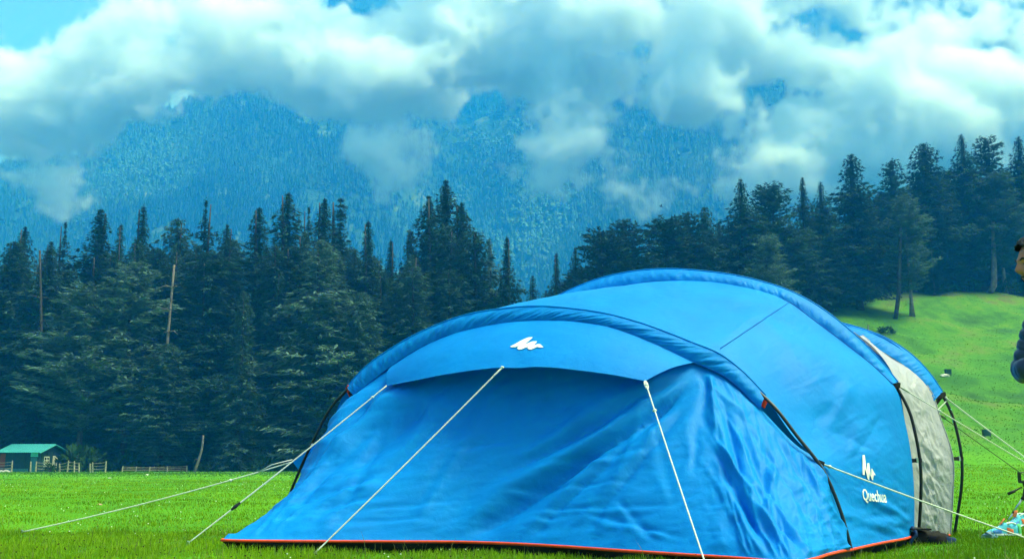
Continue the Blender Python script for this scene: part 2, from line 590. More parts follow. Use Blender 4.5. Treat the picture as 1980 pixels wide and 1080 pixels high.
def build_mountain_forest():
    rg = np.random.default_rng(77)
    N = 190000
    y = rg.uniform(640, 1750, N)
    x = rg.uniform(-.80, .80, N) * y
    z = mountain_h(x, y)
    e = 3.0
    sx = (mountain_h(x + e, y) - mountain_h(x - e, y)) / (2 * e)
    sy = (mountain_h(x, y + e) - mountain_h(x, y - e)) / (2 * e)
    px = to_px(np.stack([x, y, z], -1))
    facing = sy - (z - CAMZ) / y > -.06            # slopes that turn towards the valley
    open_ = fbm2(x * .016 + 11, y * .016, 41, 3)
    keep = facing & (px[:, 1] > -120) & (px[:, 1] < 640) & (px[:, 0] > -520) & (px[:, 0] < 2500)
    keep &= ~((open_ > .36) & (rg.random(N) < .85))
    keep &= rg.random(N) < np.clip((y / 1150) ** -1 * .55, 0, 1)
    x, y, z, sx, sy = (a[keep] for a in (x, y, z, sx, sy))
    n = len(x)
    hgt = rg.uniform(8.5, 16.5, n) * np.clip(.85 + .5 * fbm2(x * .02, y * .02, 43, 2), .6, 1.3)
    wid = hgt * rg.uniform(.15, .23, n)
    pale = fbm2(x * .0075 + 5, (y + z) * .0045, 47, 3) - .10 - .25 * sstep(-40, 30, z - (870 - np.interp(x / CR * F + 990, crest_px, crest_py)) / F * CR)
    decid = pale + .55 * rg.random(n) > .38
    wid = np.where(decid, hgt * rg.uniform(.16, .23, n), wid)
    hgt = np.where(decid, hgt * .72, hgt)
    tint = np.clip(.08 + .50 * np.clip(pale + .2, 0, 1) + 1.0 * np.clip(fbm2(x * .004 + 2, (y + z) * .0022, 48, 2), -.15, .4) + .11 * rg.random(n) + .12 * decid, 0, 1)
    # a low tree: three ragged skirts of six points and a tip
    ns, k = 3, 6
    V = np.zeros((n, ns * (k + 1), 3))
    T = []
    for s in range(ns):
        z0, z1, rad = [(.10, .55, 1.0), (.36, .80, .74), (.62, 1.0, .46)][s]
        a = rg.uniform(0, 6.28, (n, 1)) + np.arange(k) * 2 * math.pi / k
        rad = np.where(decid, [.85, 1.0, .8][s], rad)[:, None]
        rr = wid[:, None] * rad * rg.uniform(.5, 1.2, (n, k))
        zz = hgt[:, None] * (z0 + rg.uniform(-.12, .12, (n, k)))
        b = s * (k + 1)
        V[:, b:b + k, 0] = np.cos(a) * rr
        V[:, b:b + k, 1] = np.sin(a) * rr
        V[:, b:b + k, 2] = zz
        V[:, b + k, 0] = rg.normal(0, .15, n); V[:, b + k, 1] = rg.normal(0, .15, n)
        V[:, b + k, 2] = hgt * z1
        top_round = decid & (s == 2)
        V[:, b + k, 2] = np.where(top_round, hgt * .88, V[:, b + k, 2])
        T += [(b + i, b + (i + 1) % k, b + k) for i in range(k)]
    V += np.stack([x, y, z - .8], -1)[:, None, :]
    m = ns * (k + 1)
    T = (np.array(T)[None] + (np.arange(n) * m)[:, None, None]).reshape(-1, 3)
    o = link_mesh('mountain_forest', V.reshape(-1, 3), T, M['mtree'], None, False,
                  {'tint': ('POINT', np.repeat(tint, m))})
    tag(o, kind='stuff')
    print('mountain trees', n)


build_mountain_forest()


# ------------------------------------------------------------------ near conifers
def conifer_mesh(name, H, seed, kind):
    """crown of small needle sprays along drooping boughs; returns crown mesh and trunk mesh"""
    rg = np.random.default_rng(seed)
    if kind == 'fir':      base, wmax, step, nb, droop, up = .05, .195, .50, 7, .42, .10
    elif kind == 'slim':   base, wmax, step, nb, droop, up = .04, .115, .46, 7, .50, .06
    elif kind == 'broad':  base, wmax, step, nb, droop, up = .07, .215, .58, 7, .34, .12
    elif kind == 'spire':  base, wmax, step, nb, droop, up = .08, .110, .70, 6, .45, .10
    else:                  base, wmax, step, nb, droop, up = .22, .230, .66, 6, .06, .26   # pine: tiered pads
    P, D, Sz = [], [], []
    z = base * H
    while z < H * .985:
        f = (z - base * H) / (H * (1 - base))
        if kind == 'pine':   prof = (np.clip(1 - f, 0, 1) ** .50) * (.55 + .45 * min(1, f * 5))
        elif kind == 'slim': prof = np.clip(1 - f, 0, 1) ** .5 * (.75 + .25 * min(1, f * 4))
        elif kind == 'spire': prof = np.clip(1 - f, 0, 1) ** .8 * (.8 + .35 * math.sin(f * 31 + seed))
        else:                prof = np.clip(1 - f, 0, 1) ** (.66 if kind == 'broad' else .98) * (.70 + .30 * min(1, f * 4))
        prof *= .82 + .36 * vnoise2(np.array([z * .33]), np.array([seed * 3.1]), 3)[0] * 2
        L0 = max(wmax * H * prof, .10)
        a0 = rg.uniform(0, 6.28)
        for b in range(nb):
            if rg.random() < (.16 if kind in ('pine', 'spire') else .06): continue
            a = a0 + b * 6.283 / nb + rg.normal(0, .25)
            L = L0 * rg.uniform(.60, 1.18)
            npt = max(3, int(L / .34))
            t = np.linspace(.12 if kind == 'pine' else .05, 1, npt)
            out = L * t
            dz = up * L * t - droop * L * t ** 2 + (.25 * L * t ** 3 if kind != 'pine' else .10 * L * t ** 2)
            spread = .20 * L * (.35 + .65 * t if kind == 'pine' else .75)
            nt = 9 if kind == 'pine' else 8
            for q in range(nt):
                off = rg.normal(0, 1, npt) * spread * .6
                px = np.cos(a) * out - np.sin(a) * off
                py = np.sin(a) * out + np.cos(a) * off
                P.append(np.stack([px, py, z + dz + rg.normal(0, .10, npt)], -1))
                aa = a + rg.normal(0, .75, npt)
                el = rg.normal(-.20 if kind != 'pine' else .15, .35, npt)
                D.append(np.stack([np.cos(aa) * np.cos(el), np.sin(aa) * np.cos(el), np.sin(el)], -1))
                Sz.append(rg.uniform(.34, .72, npt) * (1.15 if kind == 'pine' else 1) * np.clip(.20 + L / 2.0, .24, 1.0))
        # dense young shoots close to the stem
        ns_ = 8
        aa = rg.uniform(0, 6.28, ns_); rr_ = rg.uniform(.02, .5, ns_) * min(L0, 1.2) * .8
        P.append(np.stack([np.cos(aa) * rr_, np.sin(aa) * rr_, z + rg.normal(.1, .25, ns_)], -1))
        el = rg.normal(.35 if f > .8 else -.1, .35, ns_)
        D.append(np.stack([np.cos(aa) * np.cos(el), np.sin(aa) * np.cos(el), np.sin(el)], -1))
        Sz.append(rg.uniform(.40, .75, ns_) * np.clip((1 - f) * 5, .22, 1.0))
        z += step * rg.uniform(.7, 1.3) * (1.0 - .35 * f)
    P.append(np.array([[0, 0, H * .97]])); D.append(np.array([[0, 0, 1.]])); Sz.append(np.array([.5]))
    P, D, Sz = np.concatenate(P), np.concatenate(D), np.concatenate(Sz)
    n = len(P)
    side = np.cross(D, np.array([0, 0, 1.]) + rg.normal(0, .5, (n, 3)))
    side /= np.linalg.norm(side, axis=1)[:, None] + 1e-9
    nrm = np.cross(side, D)
    wd = Sz * rg.uniform(.10, .20, n)
    v0 = P - D * (Sz * .35)[:, None]
    v1 = P + side * wd[:, None] + nrm * (-.10 * Sz)[:, None]
    v2 = P + D * (Sz * .75)[:, None] - np.array([0, 0, 1]) * (Sz * .12)[:, None]
    v3 = P - side * wd[:, None] + nrm * (-.10 * Sz)[:, None]
    V = np.stack([v0, v1, v2, v3], 1).reshape(-1, 3)
    k = np.arange(n) * 4
    T = np.concatenate([np.stack([k, k + 1, k + 2], -1), np.stack([k, k + 2, k + 3], -1)])
    tint = np.clip(rg.normal(.42, .22, n) + .25 * vnoise2(P[:, 0] * .7 + 20, P[:, 2] * .7 + seed, 4), 0, 1)
    o = link_mesh('crown', V, T, M['fir'], None, False, {'tint': ('POINT', np.repeat(tint, 4))})
    tb = MB()
    hs = np.linspace(0, 1, 9)
    rad = np.interp(hs, [0, .03, .1, .6, 1], [.48, .34, .28, .17, .03]) * (H / 28)
    bend = np.stack([.25 * np.sin(hs * 2.2 + seed), .25 * np.cos(hs * 1.7 + seed) - .25 * math.cos(seed), hs * H * .97], -1)
    bend[:, :2] *= hs[:, None]
    tb.tube(bend, rad, 7)
    # a few bare dead stubs low on the trunk
    for q in range(6):
        h = rg.uniform(.06, max(base, .12) + .04) * H
        a = rg.uniform(0, 6.28); L = rg.uniform(.6, 1.8)
        tb.tube(np.array([[0, 0, h], [np.cos(a) * L * .6, np.sin(a) * L * .6, h - .05], [np.cos(a) * L, np.sin(a) * L, h - .35]]), [.06, .04, .015], 4)
    t = tb.build('trunk', M['bark'], None, True)
    cm, tm = o.data, t.data
    bpy.data.objects.remove(o); bpy.data.objects.remove(t)
    return cm, tm, H


TREES = {}
for kind, count, H in (('fir', 4, 28), ('slim', 3, 28), ('broad', 3, 26), ('spire', 2, 28), ('pine', 4, 25)):
    TREES[kind] = [conifer_mesh(kind, H, 100 + 17 * i + len(kind) * 7, kind) for i in range(count)]
rnd = random.Random(5)


def plant_tree(kind, x, y, h, w, label, group, needles='fir', bark='bark', idx=None):
    cm, tm, H = TREES[kind][(rnd.randrange(99) if idx is None else idx) % len(TREES[kind])]
    z = float(height(x, y)) - .15
    r = thing('conifer_tree', label, 'tree', (x, y, z), rnd.uniform(0, 6.28), group)
    s = h / H
    w *= 1.62 if 'left' in (group or '') else 1.50
    for nm, me, mt in (('trunk', tm, bark), ('crown', cm, needles)):
        o = bpy.data.objects.new(nm, me)
        COL.objects.link(o)
        o.parent = r
        o.scale = (s * w, s * w, s)
        o.material_slots[0].link = 'OBJECT'
        o.material_slots[0].material = M[mt]
    return r


def tree_at(kind, px, py_top, y, w, label, group, needles='fir', bark='bark', idx=None):
    top = at(px, py_top, y)
    h = top[2] - float(height(top[0], y)) + .2
    return plant_tree(kind, top[0], y, h, w, label, group, needles, bark, idx)


GL, GR = 'conifers along the left forest edge', 'conifers of the right hillside forest'
LEFT = [  # kind, px, py of the top, metres away, width factor, needles, label
    ('fir', 12, 505, 112, 1.1, 'fir', 'dark fir cut by the left border of the picture, behind the shed'),
    ('fir', 50, 432, 116, 1.0, 'fir', 'tall narrow fir rising behind the shed, left of the bare dead pole'),
    ('slim', 30, 462, 110, 1.1, 'fir', 'slim fir beside the shed roof, lower than its taller neighbour'),
    ('fir', 100, 460, 108, .95, 'fir', 'fir just right of the bare dead pole, right behind the shed gable'),
    ('spire', 128, 424, 121, .9, 'fir', 'thin open spire fir with gaps between its tiers, behind the shed'),
    ('fir', 196, 397, 117, 1.3, 'fir', 'bulky tall fir with a forked top, right of the shed'),
    ('fir', 235, 427, 113, .85, 'fir', 'pointed fir wedged between two taller firs right of the shed'),
    ('fir', 279, 391, 118, 1.0, 'fir', 'tall fir with a leaning club shaped top, above the two pale pines'),
    ('broad', 345, 419, 118, 1.05, 'pine', 'round topped pine above the bare pale dead trunk'),
    ('spire', 399, 381, 121, 1.0, 'fir', 'tallest thin spire of the left forest, with a stacked ragged top'),
    ('fir', 440, 428, 113, .95, 'fir', 'rounded fir between the thin ragged spire and the broad pointed fir'),
    ('fir', 502, 394, 116, 1.2, 'fir', 'broad pointed fir behind the slim column shaped conifer'),
    ('fir', 558, 365, 119, 1.15, 'fir', 'tall dark fir left of the broken topped tree'),
    ('spire', 598, 394, 122, .8, 'fir', 'thin far fir peeping out beside the broken topped tree'),
    ('fir', 628, 377, 118, 1.0, 'fir', 'dark twin topped fir behind the big grey green pine'),
    ('spire', 660, 376, 120, 1.5, 'fir', 'ragged fir with bare side limbs sticking out of its broken top'),
    ('fir', 713, 421, 113, 1.05, 'fir', 'pointed fir right of the big grey green pine'),
    ('fir', 756, 458, 116, .9, 'fir', 'small pointed fir left of the dark fir clump above the tent'),
    ('fir', 795, 440, 115, 1.0, 'fir', 'left shoulder tree of the dark fir clump above the tent'),
    ('fir', 830, 372, 118, 1.1, 'fir', 'second tallest fir of the dark clump above the tent'),
    ('fir', 862, 341, 120, 1.15, 'fir', 'tallest fir of the dark clump above the left half of the tent'),
    ('fir', 893, 385, 117, 1.1, 'fir', 'right shoulder fir of the dark clump above the tent'),
    ('slim', 918, 442, 113, 1.2, 'fir', 'low fir closing the dark clump on its right side'),
    ('broad', 946, 458, 128, .7, 'pale_pine', 'small pale far tree in the gap right of the dark fir clump'),
    ('fir', 980, 452, 112, .95, 'fir', 'lone pointed fir standing before the open blue gap'),
    ('pine', 175, 545, 103, 1.0, 'pale_pine', 'pale feathery pine with a visible trunk right behind the shed fence'),
    ('pine', 262, 505, 105, 1.0, 'pale_pine', 'second pale feathery pine, right of the one behind the shed fence'),
    ('broad', 625, 462, 106, 1.25, 'pale_pine', 'big broad grey green pine in front of the dark firs'),
    ('slim', 472, 556, 101, 1.0, 'pine', 'slim column shaped conifer with foliage down to the meadow'),
    ('slim', 800, 510, 107, 1.2, 'pine', 'rounded conifer in front of the dark clump, touching the tent outline'),
    ('broad', 700, 560, 104, .95, 'pine', 'low bushy conifer directly left of the tent roof'),
    ('fir', 545, 520, 108, .9, 'pine', 'fir between the slim column conifer and the big grey green pine'),
    ('fir', 400, 500, 108, 1.0, 'fir', 'dark fir above the leaning grey stump'),
    ('broad', 326, 660, 102, 1.3, 'pine', 'young conifer in the shade under the bare pale trunk'),
    ('slim', 60, 640, 104, 1.3, 'fir', 'short dense conifer directly behind the shed roof'),
]
for kind, px, py, y, w, nd, lab in LEFT:
    tree_at(kind, px, py, y, w, lab, GL, nd)

RIGHT = [
    ('fir', 1030, 528, 128, .8, 'fir', 'small far fir low in the gap left of the higher dome of the tent'),
    ('fir', 1076, 484, 122, .9, 'fir', 'small pointed fir at the left end of the right forest'),
    ('fir', 1112, 474, 124, .8, 'fir', 'thin fir between the small pointed fir and the first spreading pine'),
    ('pine', 1165, 440, 122, .9, 'fir', 'first spreading pine on the left end of the right forest'),
    ('pine', 1207, 424, 124, 1.0, 'fir', 'flat topped pine with open tiers, seen against the blue gap'),
    ('pine', 1288, 418, 126, 1.0, 'fir', 'spreading pine with layered limbs right of the open gap'),
    ('pine', 1330, 410, 128, .9, 'fir', 'dense pine behind the spreading layered pine'),
    ('broad', 1362, 398, 128, 1.0, 'fir', 'conical pine left of the knobbly topped pine'),
    ('broad', 1432, 344, 130, 1.05, 'fir', 'tall pine with a knobbly double top above the tent'),
    ('pine', 1488, 354, 134, .9, 'fir', 'rounded pine right of the knobbly double topped pine'),
    ('fir', 1551, 339, 136, .9, 'fir', 'narrow pointed conifer standing in a dip of the right treeline'),
    ('broad', 1586, 350, 138, .9, 'fir', 'conifer tucked left of the big flat crowned pine'),
    ('broad', 1645, 296, 140, 1.1, 'fir', 'big flat crowned pine rising high over the right treeline'),
    ('pine', 1722, 308, 150, 1.0, 'pine', 'rounded pine right of the big flat crowned pine'),
    ('broad', 1785, 273, 152, 1.0, 'fir', 'tall pine with a pointed top right of the centre of the hillside forest'),
    ('broad', 1858, 258, 154, .95, 'fir', 'highest pine on the right skyline'),
    ('pine', 1905, 263, 156, 1.0, 'fir', 'broad pine on the skyline just right of the highest one'),
    ('broad', 1968, 262, 156, 1.0, 'fir', 'skyline pine above the head of the person'),
    ('pine', 1482, 452, 122, .8, 'pale_pine', 'short olive pine in front, touching the top of the tent'),
    ('pine', 1748, 375, 136, .95, 'pale_pine', 'pale pine with two bare trunks standing out on the meadow'),
    ('pine', 1925, 330, 151, .9, 'pine', 'pine with a tall pale bare trunk at the wood edge'),
    ('slim', 1630, 500, 143, 1.5, 'pale_pine', 'low bushy conifer at the wood edge over the tent shoulder'),
    ('slim', 1800, 470, 150, 1.4, 'pine', 'half shaded conifer between the two trunk pine and the pale trunk'),
]
for kind, px, py, y, w, nd, lab in RIGHT:
    tree_at(kind, px, py, y, w, lab, GR, nd, 'pale_bark' if 'trunk' in lab else 'bark')

# the rows behind: no one can tell these from each other
for i in range(126):
    px = rnd.uniform(-160, 1060)
    y = rnd.choice([rnd.uniform(108, 118), rnd.uniform(118, 140)])
    x = (px - 990) / F * y
    lim = np.interp(px, [-130, 0, 200, 400, 600, 780, 860, 920, 960, 1010, 1060], [520, 490, 440, 440, 430, 470, 400, 470, 560, 575, 560]) + rnd.triangular(6, 120, 25)
    top = at(px, lim, y)
    h = top[2] - float(height(x, y))
    if h < 6: continue
    plant_tree(rnd.choice(['fir', 'fir', 'slim', 'broad']), x, y, h, rnd.uniform(.95, 1.4), 'dark conifer standing in the shade behind the front row of the left forest', 'conifers deep in the left forest', rnd.choice(['fir', 'fir', 'pine']))
for i in range(108):
    px = rnd.uniform(1050, 2190)
    x0 = (px - 990) / F
    edge = 124 if px < 1500 else np.interp(px, [1500, 1640, 1700], [136, 147, 153])
    y = edge + rnd.uniform(0, 34)
    x = x0 * y
    lim = np.interp(px, [1050, 1120, 1200, 1300, 1400, 1500, 1600, 1650, 1720, 1800, 2130], [540, 500, 470, 440, 400, 400, 385, 350, 350, 320, 300]) + rnd.triangular(4, 120, 18)
    top = at(px, lim, y)
    h = top[2] - float(height(x, y))
    if h < 6: continue
    plant_tree(rnd.choice(['fir', 'broad', 'pine', 'broad']), x, y, h, rnd.uniform(.9, 1.25), 'dark conifer standing in the shade behind the front row of the right forest', 'conifers deep in the right forest', rnd.choice(['fir', 'fir', 'pine']), rnd.choice(['bark', 'bark', 'pale_bark']))


def dead_trunk(name, label, cat, pts, rad, m, branches=0, seed=1):
    rg = np.random.default_rng(seed)
    base = pts[0]
    r = thing(name, label, cat, base)
    b = MB()
    c = smooth_curve(pts, 10)
    b.tube(c, np.linspace(rad[0], rad[1], 10), 8)
    b.build('trunk', M[m], r, True)
    for i in range(branches):
        t = rg.uniform(.3, .97)
        p = c[int(t * 9)]
        a = rg.uniform(0, 6.28); L = rg.uniform(.5, 1.6)
        bb = MB()
        bb.tube(np.array([p, p + [np.cos(a) * L * .6, np.sin(a) * L * .6, .1], p + [np.cos(a) * L, np.sin(a) * L, rg.uniform(-.4, .3)]]), [.07, .045, .015], 5)
        bb.build('branch', M[m], r, True)


def on_ground(px, y):
    x = (px - 990) / F * y
    return np.array([x, y, float(height(x, y))])


g = on_ground(80, 105)
dead_trunk('dead_tree', 'bare dark dead pole among the firs behind the shed', 'dead tree', [g, at(79, 700, 105), at(77, 484, 105)], (.22, .10), 'bark', 14, 3)
g = on_ground(318, 103.6)
dead_trunk('dead_tree', 'tall pale bare dead trunk leaning slightly before the left firs', 'dead tree', [g, at(323, 670, 103.6), at(337, 512, 103.6)], (.19, .11), 'snag_bark', 12, 4)
g = on_ground(387, 98)
dead_trunk('tree_stump', 'leaning grey broken stump at the edge of the left forest', 'tree stump', [g, at(389, 872, 98), at(393, 841, 98)], (.14, .09), 'snag_bark', 2, 5)
g = on_ground(1737, 135)
dead_trunk('dead_tree', 'dark bare trunk beside the pale pine on the right meadow', 'dead tree', [g, at(1738, 560, 135), at(1741, 440, 135)], (.30, .2), 'bark', 3, 6)
g = on_ground(1926, 149)
dead_trunk('dead_tree', 'tall whitish bare trunk with a flared foot at the right wood edge', 'dead tree', [g, at(1922, 545, 149), at(1920, 430, 149)], (.5, .22), 'snag_bark', 3, 7)

# ------------------------------------------------------------------ air
def box_mesh(name, lo, hi, m):
    v = [(x, y, z) for z in (lo[2], hi[2]) for y in (lo[1], hi[1]) for x in (lo[0], hi[0])]
    return link_mesh(name, v, np.array([(0, 2, 3, 1), (4, 5, 7, 6), (0, 1, 5, 4), (2, 6, 7, 3), (0, 4, 6, 2), (1, 3, 7, 5)]), m, None, False)


def build_haze():
    lo, hi = np.array([1e9] * 3), np.array([-1e9] * 3)
    for nm in ('ground', 'mountain', 'mountain_forest'):
        me = bpy.data.objects[nm].data
        a = np.empty(len(me.vertices) * 3, np.float32)
        me.vertices.foreach_get('co', a)
        a = a.reshape(-1, 3)
        lo, hi = np.minimum(lo, a.min(0)), np.maximum(hi, a.max(0))
    m = bpy.data.materials.new('blue_mountain_air')
    m.use_nodes = True
    t = m.node_tree
    t.nodes.clear()
    out = t.nodes.new('ShaderNodeOutputMaterial')
    pv = t.nodes.new('ShaderNodeVolumePrincipled')
    pv.inputs['Color'].default_value = (.01, .28, 1, 1)
    pv.inputs['Absorption Color'].default_value = (.42, 1, 1, 1)
    pv.inputs['Density'].default_value = HAZE
    t.links.new(pv.outputs[0], out.inputs['Volume'])
    print('haze', lo, hi)
    o = box_mesh('haze', lo - [20, 20, 1], hi + [20, 20, 8], m)
    tag(o, kind='stuff')


HAZE = 0.00092
build_haze()


# ------------------------------------------------------------------ low cloud hanging before the mountain
def noise3(shape, cells, seed):
    r = np.random.default_rng(seed).random(tuple(int(c) + 3 for c in cells)).astype(np.float32)

    def ax(n, c):
        t = np.linspace(0, c, n, endpoint=False)
        i = t.astype(int)
        u = (t - i).astype(np.float32)
        return i, u * u * (3 - 2 * u)
    (ix, ux), (iy, uy), (iz, uz) = (ax(shape[k], cells[k]) for k in range(3))
    ux, uy, uz = ux[:, None, None], uy[None, :, None], uz[None, None, :]
    g = lambda a, b, c: r[np.ix_(ix + a, iy + b, iz + c)]
    return ((g(0, 0, 0) * (1 - ux) + g(1, 0, 0) * ux) * (1 - uy) + (g(0, 1, 0) * (1 - ux) + g(1, 1, 0) * ux) * uy) * (1 - uz) + \
           ((g(0, 0, 1) * (1 - ux) + g(1, 0, 1) * ux) * (1 - uy) + (g(0, 1, 1) * (1 - ux) + g(1, 1, 1) * ux) * uy) * uz


CLOUDS = [  # where a lump of cloud is seen: px, py, half width, half height, strength
    (70, 190, 200, 85, 1.0), (40, 250, 110, 50, .9), (190, 230, 90, 55, .8), (100, 300, 95, 34, .75), (115, 375, 75, 34, .62), (20, 345, 60, 14, .45),
    (300, 110, 190, 75, 1.05), (450, 85, 190, 75, 1.1), (330, 40, 150, 60, .55), (470, 10, 120, 50, .75), (540, 60, 120, 80, 1.0),
    (640, 130, 190, 85, 1.1), (660, 190, 110, 45, .8), (760, 160, 170, 75, 1.1), (840, 190, 70, 45, .85), (860, 70, 130, 75, 1.05),
    (800, 20, 60, 40, .6), (930, 110, 170, 85, 1.15), (1020, 60, 150, 85, 1.1), (1080, 150, 130, 85, 1.15), (1140, 190, 110, 85, 1.1),
    (1110, 270, 100, 75, 1.0), (1090, 345, 75, 50, .8), (1190, 40, 150, 55, 1.1), (1330, 60, 200, 70, 1.15), (1340, 185, 105, 72, 1.05),
    (1290, 130, 90, 50, .8), (1470, 110, 170, 65, 1.15), (1580, 120, 130, 75, 1.1), (1450, 30, 110, 50, .85), (1690, 130, 90, 70, 1.1), (1660, 190, 130, 70, 1.1),
    (1540, 250, 85, 48, 1.0), (1600, 280, 140, 55, 1.0), (1740, 240, 150, 75, 1.1), (1860, 170, 110, 85, 1.1), (1930, 230, 110, 60, 1.0),
    (1810, 60, 130, 50, .62), (1930, 40, 90, 60, .6), (1560, 20, 80, 30, .62), (1690, 30, 60, 34, .6), (1740, 310, 170, 45, .75),
    (1240, 335, 110, 40, .5), (1510, 335, 110, 45, .6), (760, 320, 95, 62, .66), (740, 375, 60, 40, .5), (940, 280, 75, 44, .66), (1180, 390, 70, 30, .35), (1900, 290, 120, 40, .7),
    (240, 200, 110, 45, .95), (330, 160, 120, 42, 1.1), (420, 120, 120, 50, 1.1),
    (-120, 220, 160, 120, 1.0), (2090, 180, 150, 130, 1.0), (1000, -40, 500, 45, .8), (1480, -50, 300, 60, .8)]
HOLES = [  # dark gaps where the mountain shows through
    (690, 25, 100, 42, 1.0), (715, 45, 55, 22, 1.0), (1185, 100, 42, 26, .8), (1222, 118, 26, 26, .6), (1238, 225, 34, 60, .75), (1215, 330, 50, 34, .5), (1500, 182, 62, 26, .95), (1452, 210, 50, 50, .6),
    (977, 16, 26, 22, 1.0), (1640, 62, 45, 36, .7), (1560, 50, 50, 30, .6), (1948, 88, 34, 30, .8), (1835, 12, 60, 18, .8), (960, 218, 74, 44, .85), (840, 250, 130, 34, .6), (1880, 110, 60, 22, .45), (440, 250, 130, 44, .9), (230, 300, 60, 60, .5),
    (420, 300, 200, 75, 1.0), (600, 330, 110, 60, .8), (560, 240, 60, 30, .6), (960, 400, 160, 50, .6), (1290, 300, 60, 40, .5), (330, 400, 300, 60, .6), (60, 420, 200, 40, .5), (1180, 210, 40, 60, .4),
    (65, 288, 70, 26, .8), (110, 50, 120, 34, .4), (1420, 285, 90, 50, .45)]


def build_clouds():
    vox = 1.8
    Y0 = 690.0
    mn = np.array([-450., 630., 150.])
    mx = np.array([450., 745., 372.])
    dim = np.round((mx - mn) / vox).astype(int) + 1
    ext = mx - mn
    warp = [(noise3(tuple(dim), ext / 34., 60 + k) - .5) * 26 for k in range(3)]
    fb, amp, sc = np.zeros(tuple(dim), np.float32), .5, 70.
    for o in range(6):
        q = noise3(tuple(dim), ext / sc, 10 + o)
        fb += amp * ((1 - abs(2 * q - 1)) - .5 if 0 < o < 4 else (q - .5))        # billows
        amp *= .76
        sc *= .5
    X, Y, Z = np.meshgrid(*[np.linspace(mn[k], mx[k], dim[k], dtype=np.float32) for k in range(3)], indexing='ij')
    w2 = [(noise3(tuple(dim), ext / 11., 80 + k) - .5) * 15 for k in range(3)]
    Xw, Yw, Zw = X + warp[0] * 1.1 + w2[0], Y + warp[1], Z + warp[2] * .9 + w2[2]
    m = np.full(tuple(dim), -1., np.float32)
    rg = np.random.default_rng(8)
    for bx, by, rx, ry, st in CLOUDS:
        yy = Y0 + rg.uniform(-22, 22)
        c = at(bx, by, yy)
        k = yy / F
        d2 = ((Xw - c[0]) / (rx * k)) ** 2 + ((Yw - yy) / (15 + 11 * st)) ** 2 + ((Zw - c[2]) / (ry * k)) ** 2
        m = np.maximum(m, st * (1 - d2 * .62) - .2 * (1 - st))
    for bx, by, rx, ry, st in HOLES:
        c = at(bx, by, Y0)
        k = Y0 / F
        d2 = ((Xw - c[0]) / (rx * k)) ** 2 + ((Zw - c[2]) / (ry * k)) ** 2
        m -= 1.15 * st * np.exp(-d2 * .9)
    d = np.clip((np.minimum(m, .8) * 1.0 + fb * 2.3 - .27) * 1.2, 0, 1) ** 1.3
    # thin rags of mist round the lumps
    d += .014 * np.clip(m + .40 + fb * 2.2, 0, 1) ** 2
    for a, lo, hi in ((X, mn[0], mx[0]), (Y, mn[1], mx[1]), (Z, mn[2], mx[2])):
        d *= np.clip((a - lo) / 14, 0, 1) * np.clip((hi - a) / 14, 0, 1)
    me = bpy.data.meshes.new('cloud_bank')
    me.vertices.add(d.size)
    me.attributes.new('thickness', 'FLOAT', 'POINT').data.foreach_set('value', d.astype(np.float32).ravel())
    cl = bpy.data.objects.new('cloud_bank', me)
    COL.objects.link(cl)
    tag(cl, kind='stuff')
    ng = bpy.data.node_groups.new('cloud_grid', 'GeometryNodeTree')
    ng.interface.new_socket('Geometry', in_out='INPUT', socket_type='NodeSocketGeometry')
    ng.interface.new_socket('Geometry', in_out='OUTPUT', socket_type='NodeSocketGeometry')
    N, L = ng.nodes.new, ng.links.new
    gi, go, vc, pos = N('NodeGroupInput'), N('NodeGroupOutput'), N('GeometryNodeVolumeCube'), N('GeometryNodeInputPosition')
    vc.inputs['Min'].default_value = tuple(mn - vox / 2)
    vc.inputs['Max'].default_value = tuple(mx + vox / 2)
    for k in range(3):
        vc.inputs['Resolution ' + 'XYZ'[k]].default_value = int(dim[k])

    def vm(op, a, b=None):
        q = N('ShaderNodeVectorMath')
        q.operation = op
        L(a, q.inputs[0])
        if b is not None: q.inputs[1].default_value = b
        return q.outputs['Value'] if op == 'DOT_PRODUCT' else q.outputs[0]
    step = tuple(ext / (dim - 1))
    idx = vm('FLOOR', vm('ADD', vm('DIVIDE', vm('SUBTRACT', pos.outputs[0], tuple(mn)), step), (.5, .5, .5)))
    idx = vm('DOT_PRODUCT', idx, (float(dim[1] * dim[2]), float(dim[2]), 1.))
    si = N('GeometryNodeSampleIndex')
    si.data_type, si.domain = 'FLOAT', 'POINT'
    na = N('GeometryNodeInputNamedAttribute')
    na.data_type = 'FLOAT'
    na.inputs[0].default_value = 'thickness'
    L(gi.outputs[0], si.inputs['Geometry'])
    L(na.outputs[0], si.inputs['Value'])
    L(idx, si.inputs['Index'])
    L(si.outputs[0], vc.inputs['Density'])
    m = bpy.data.materials.new('cloud_vapour')
    m.use_nodes = True
    t = m.node_tree
    t.nodes.clear()
    out = t.nodes.new('ShaderNodeOutputMaterial')
    pv = t.nodes.new('ShaderNodeVolumePrincipled')
    pv.inputs['Color'].default_value = (.972, .984, .987, 1)
    pv.inputs['Absorption Color'].default_value = (0, 0, 0, 1)
    pv.inputs['Density'].default_value = CLOUD_DENSITY
    t.links.new(pv.outputs[0], out.inputs['Volume'])
    sm = N('GeometryNodeSetMaterial')
    sm.inputs['Material'].default_value = m
    L(vc.outputs[0], sm.inputs[0])
    L(sm.outputs[0], go.inputs[0])
    md = cl.modifiers.new('vapour', 'NODES')
    md.node_group = ng
    me.materials.append(m)
    print('cloud', dim, float(d.mean()))


CLOUD_DENSITY = 0.18
build_clouds()

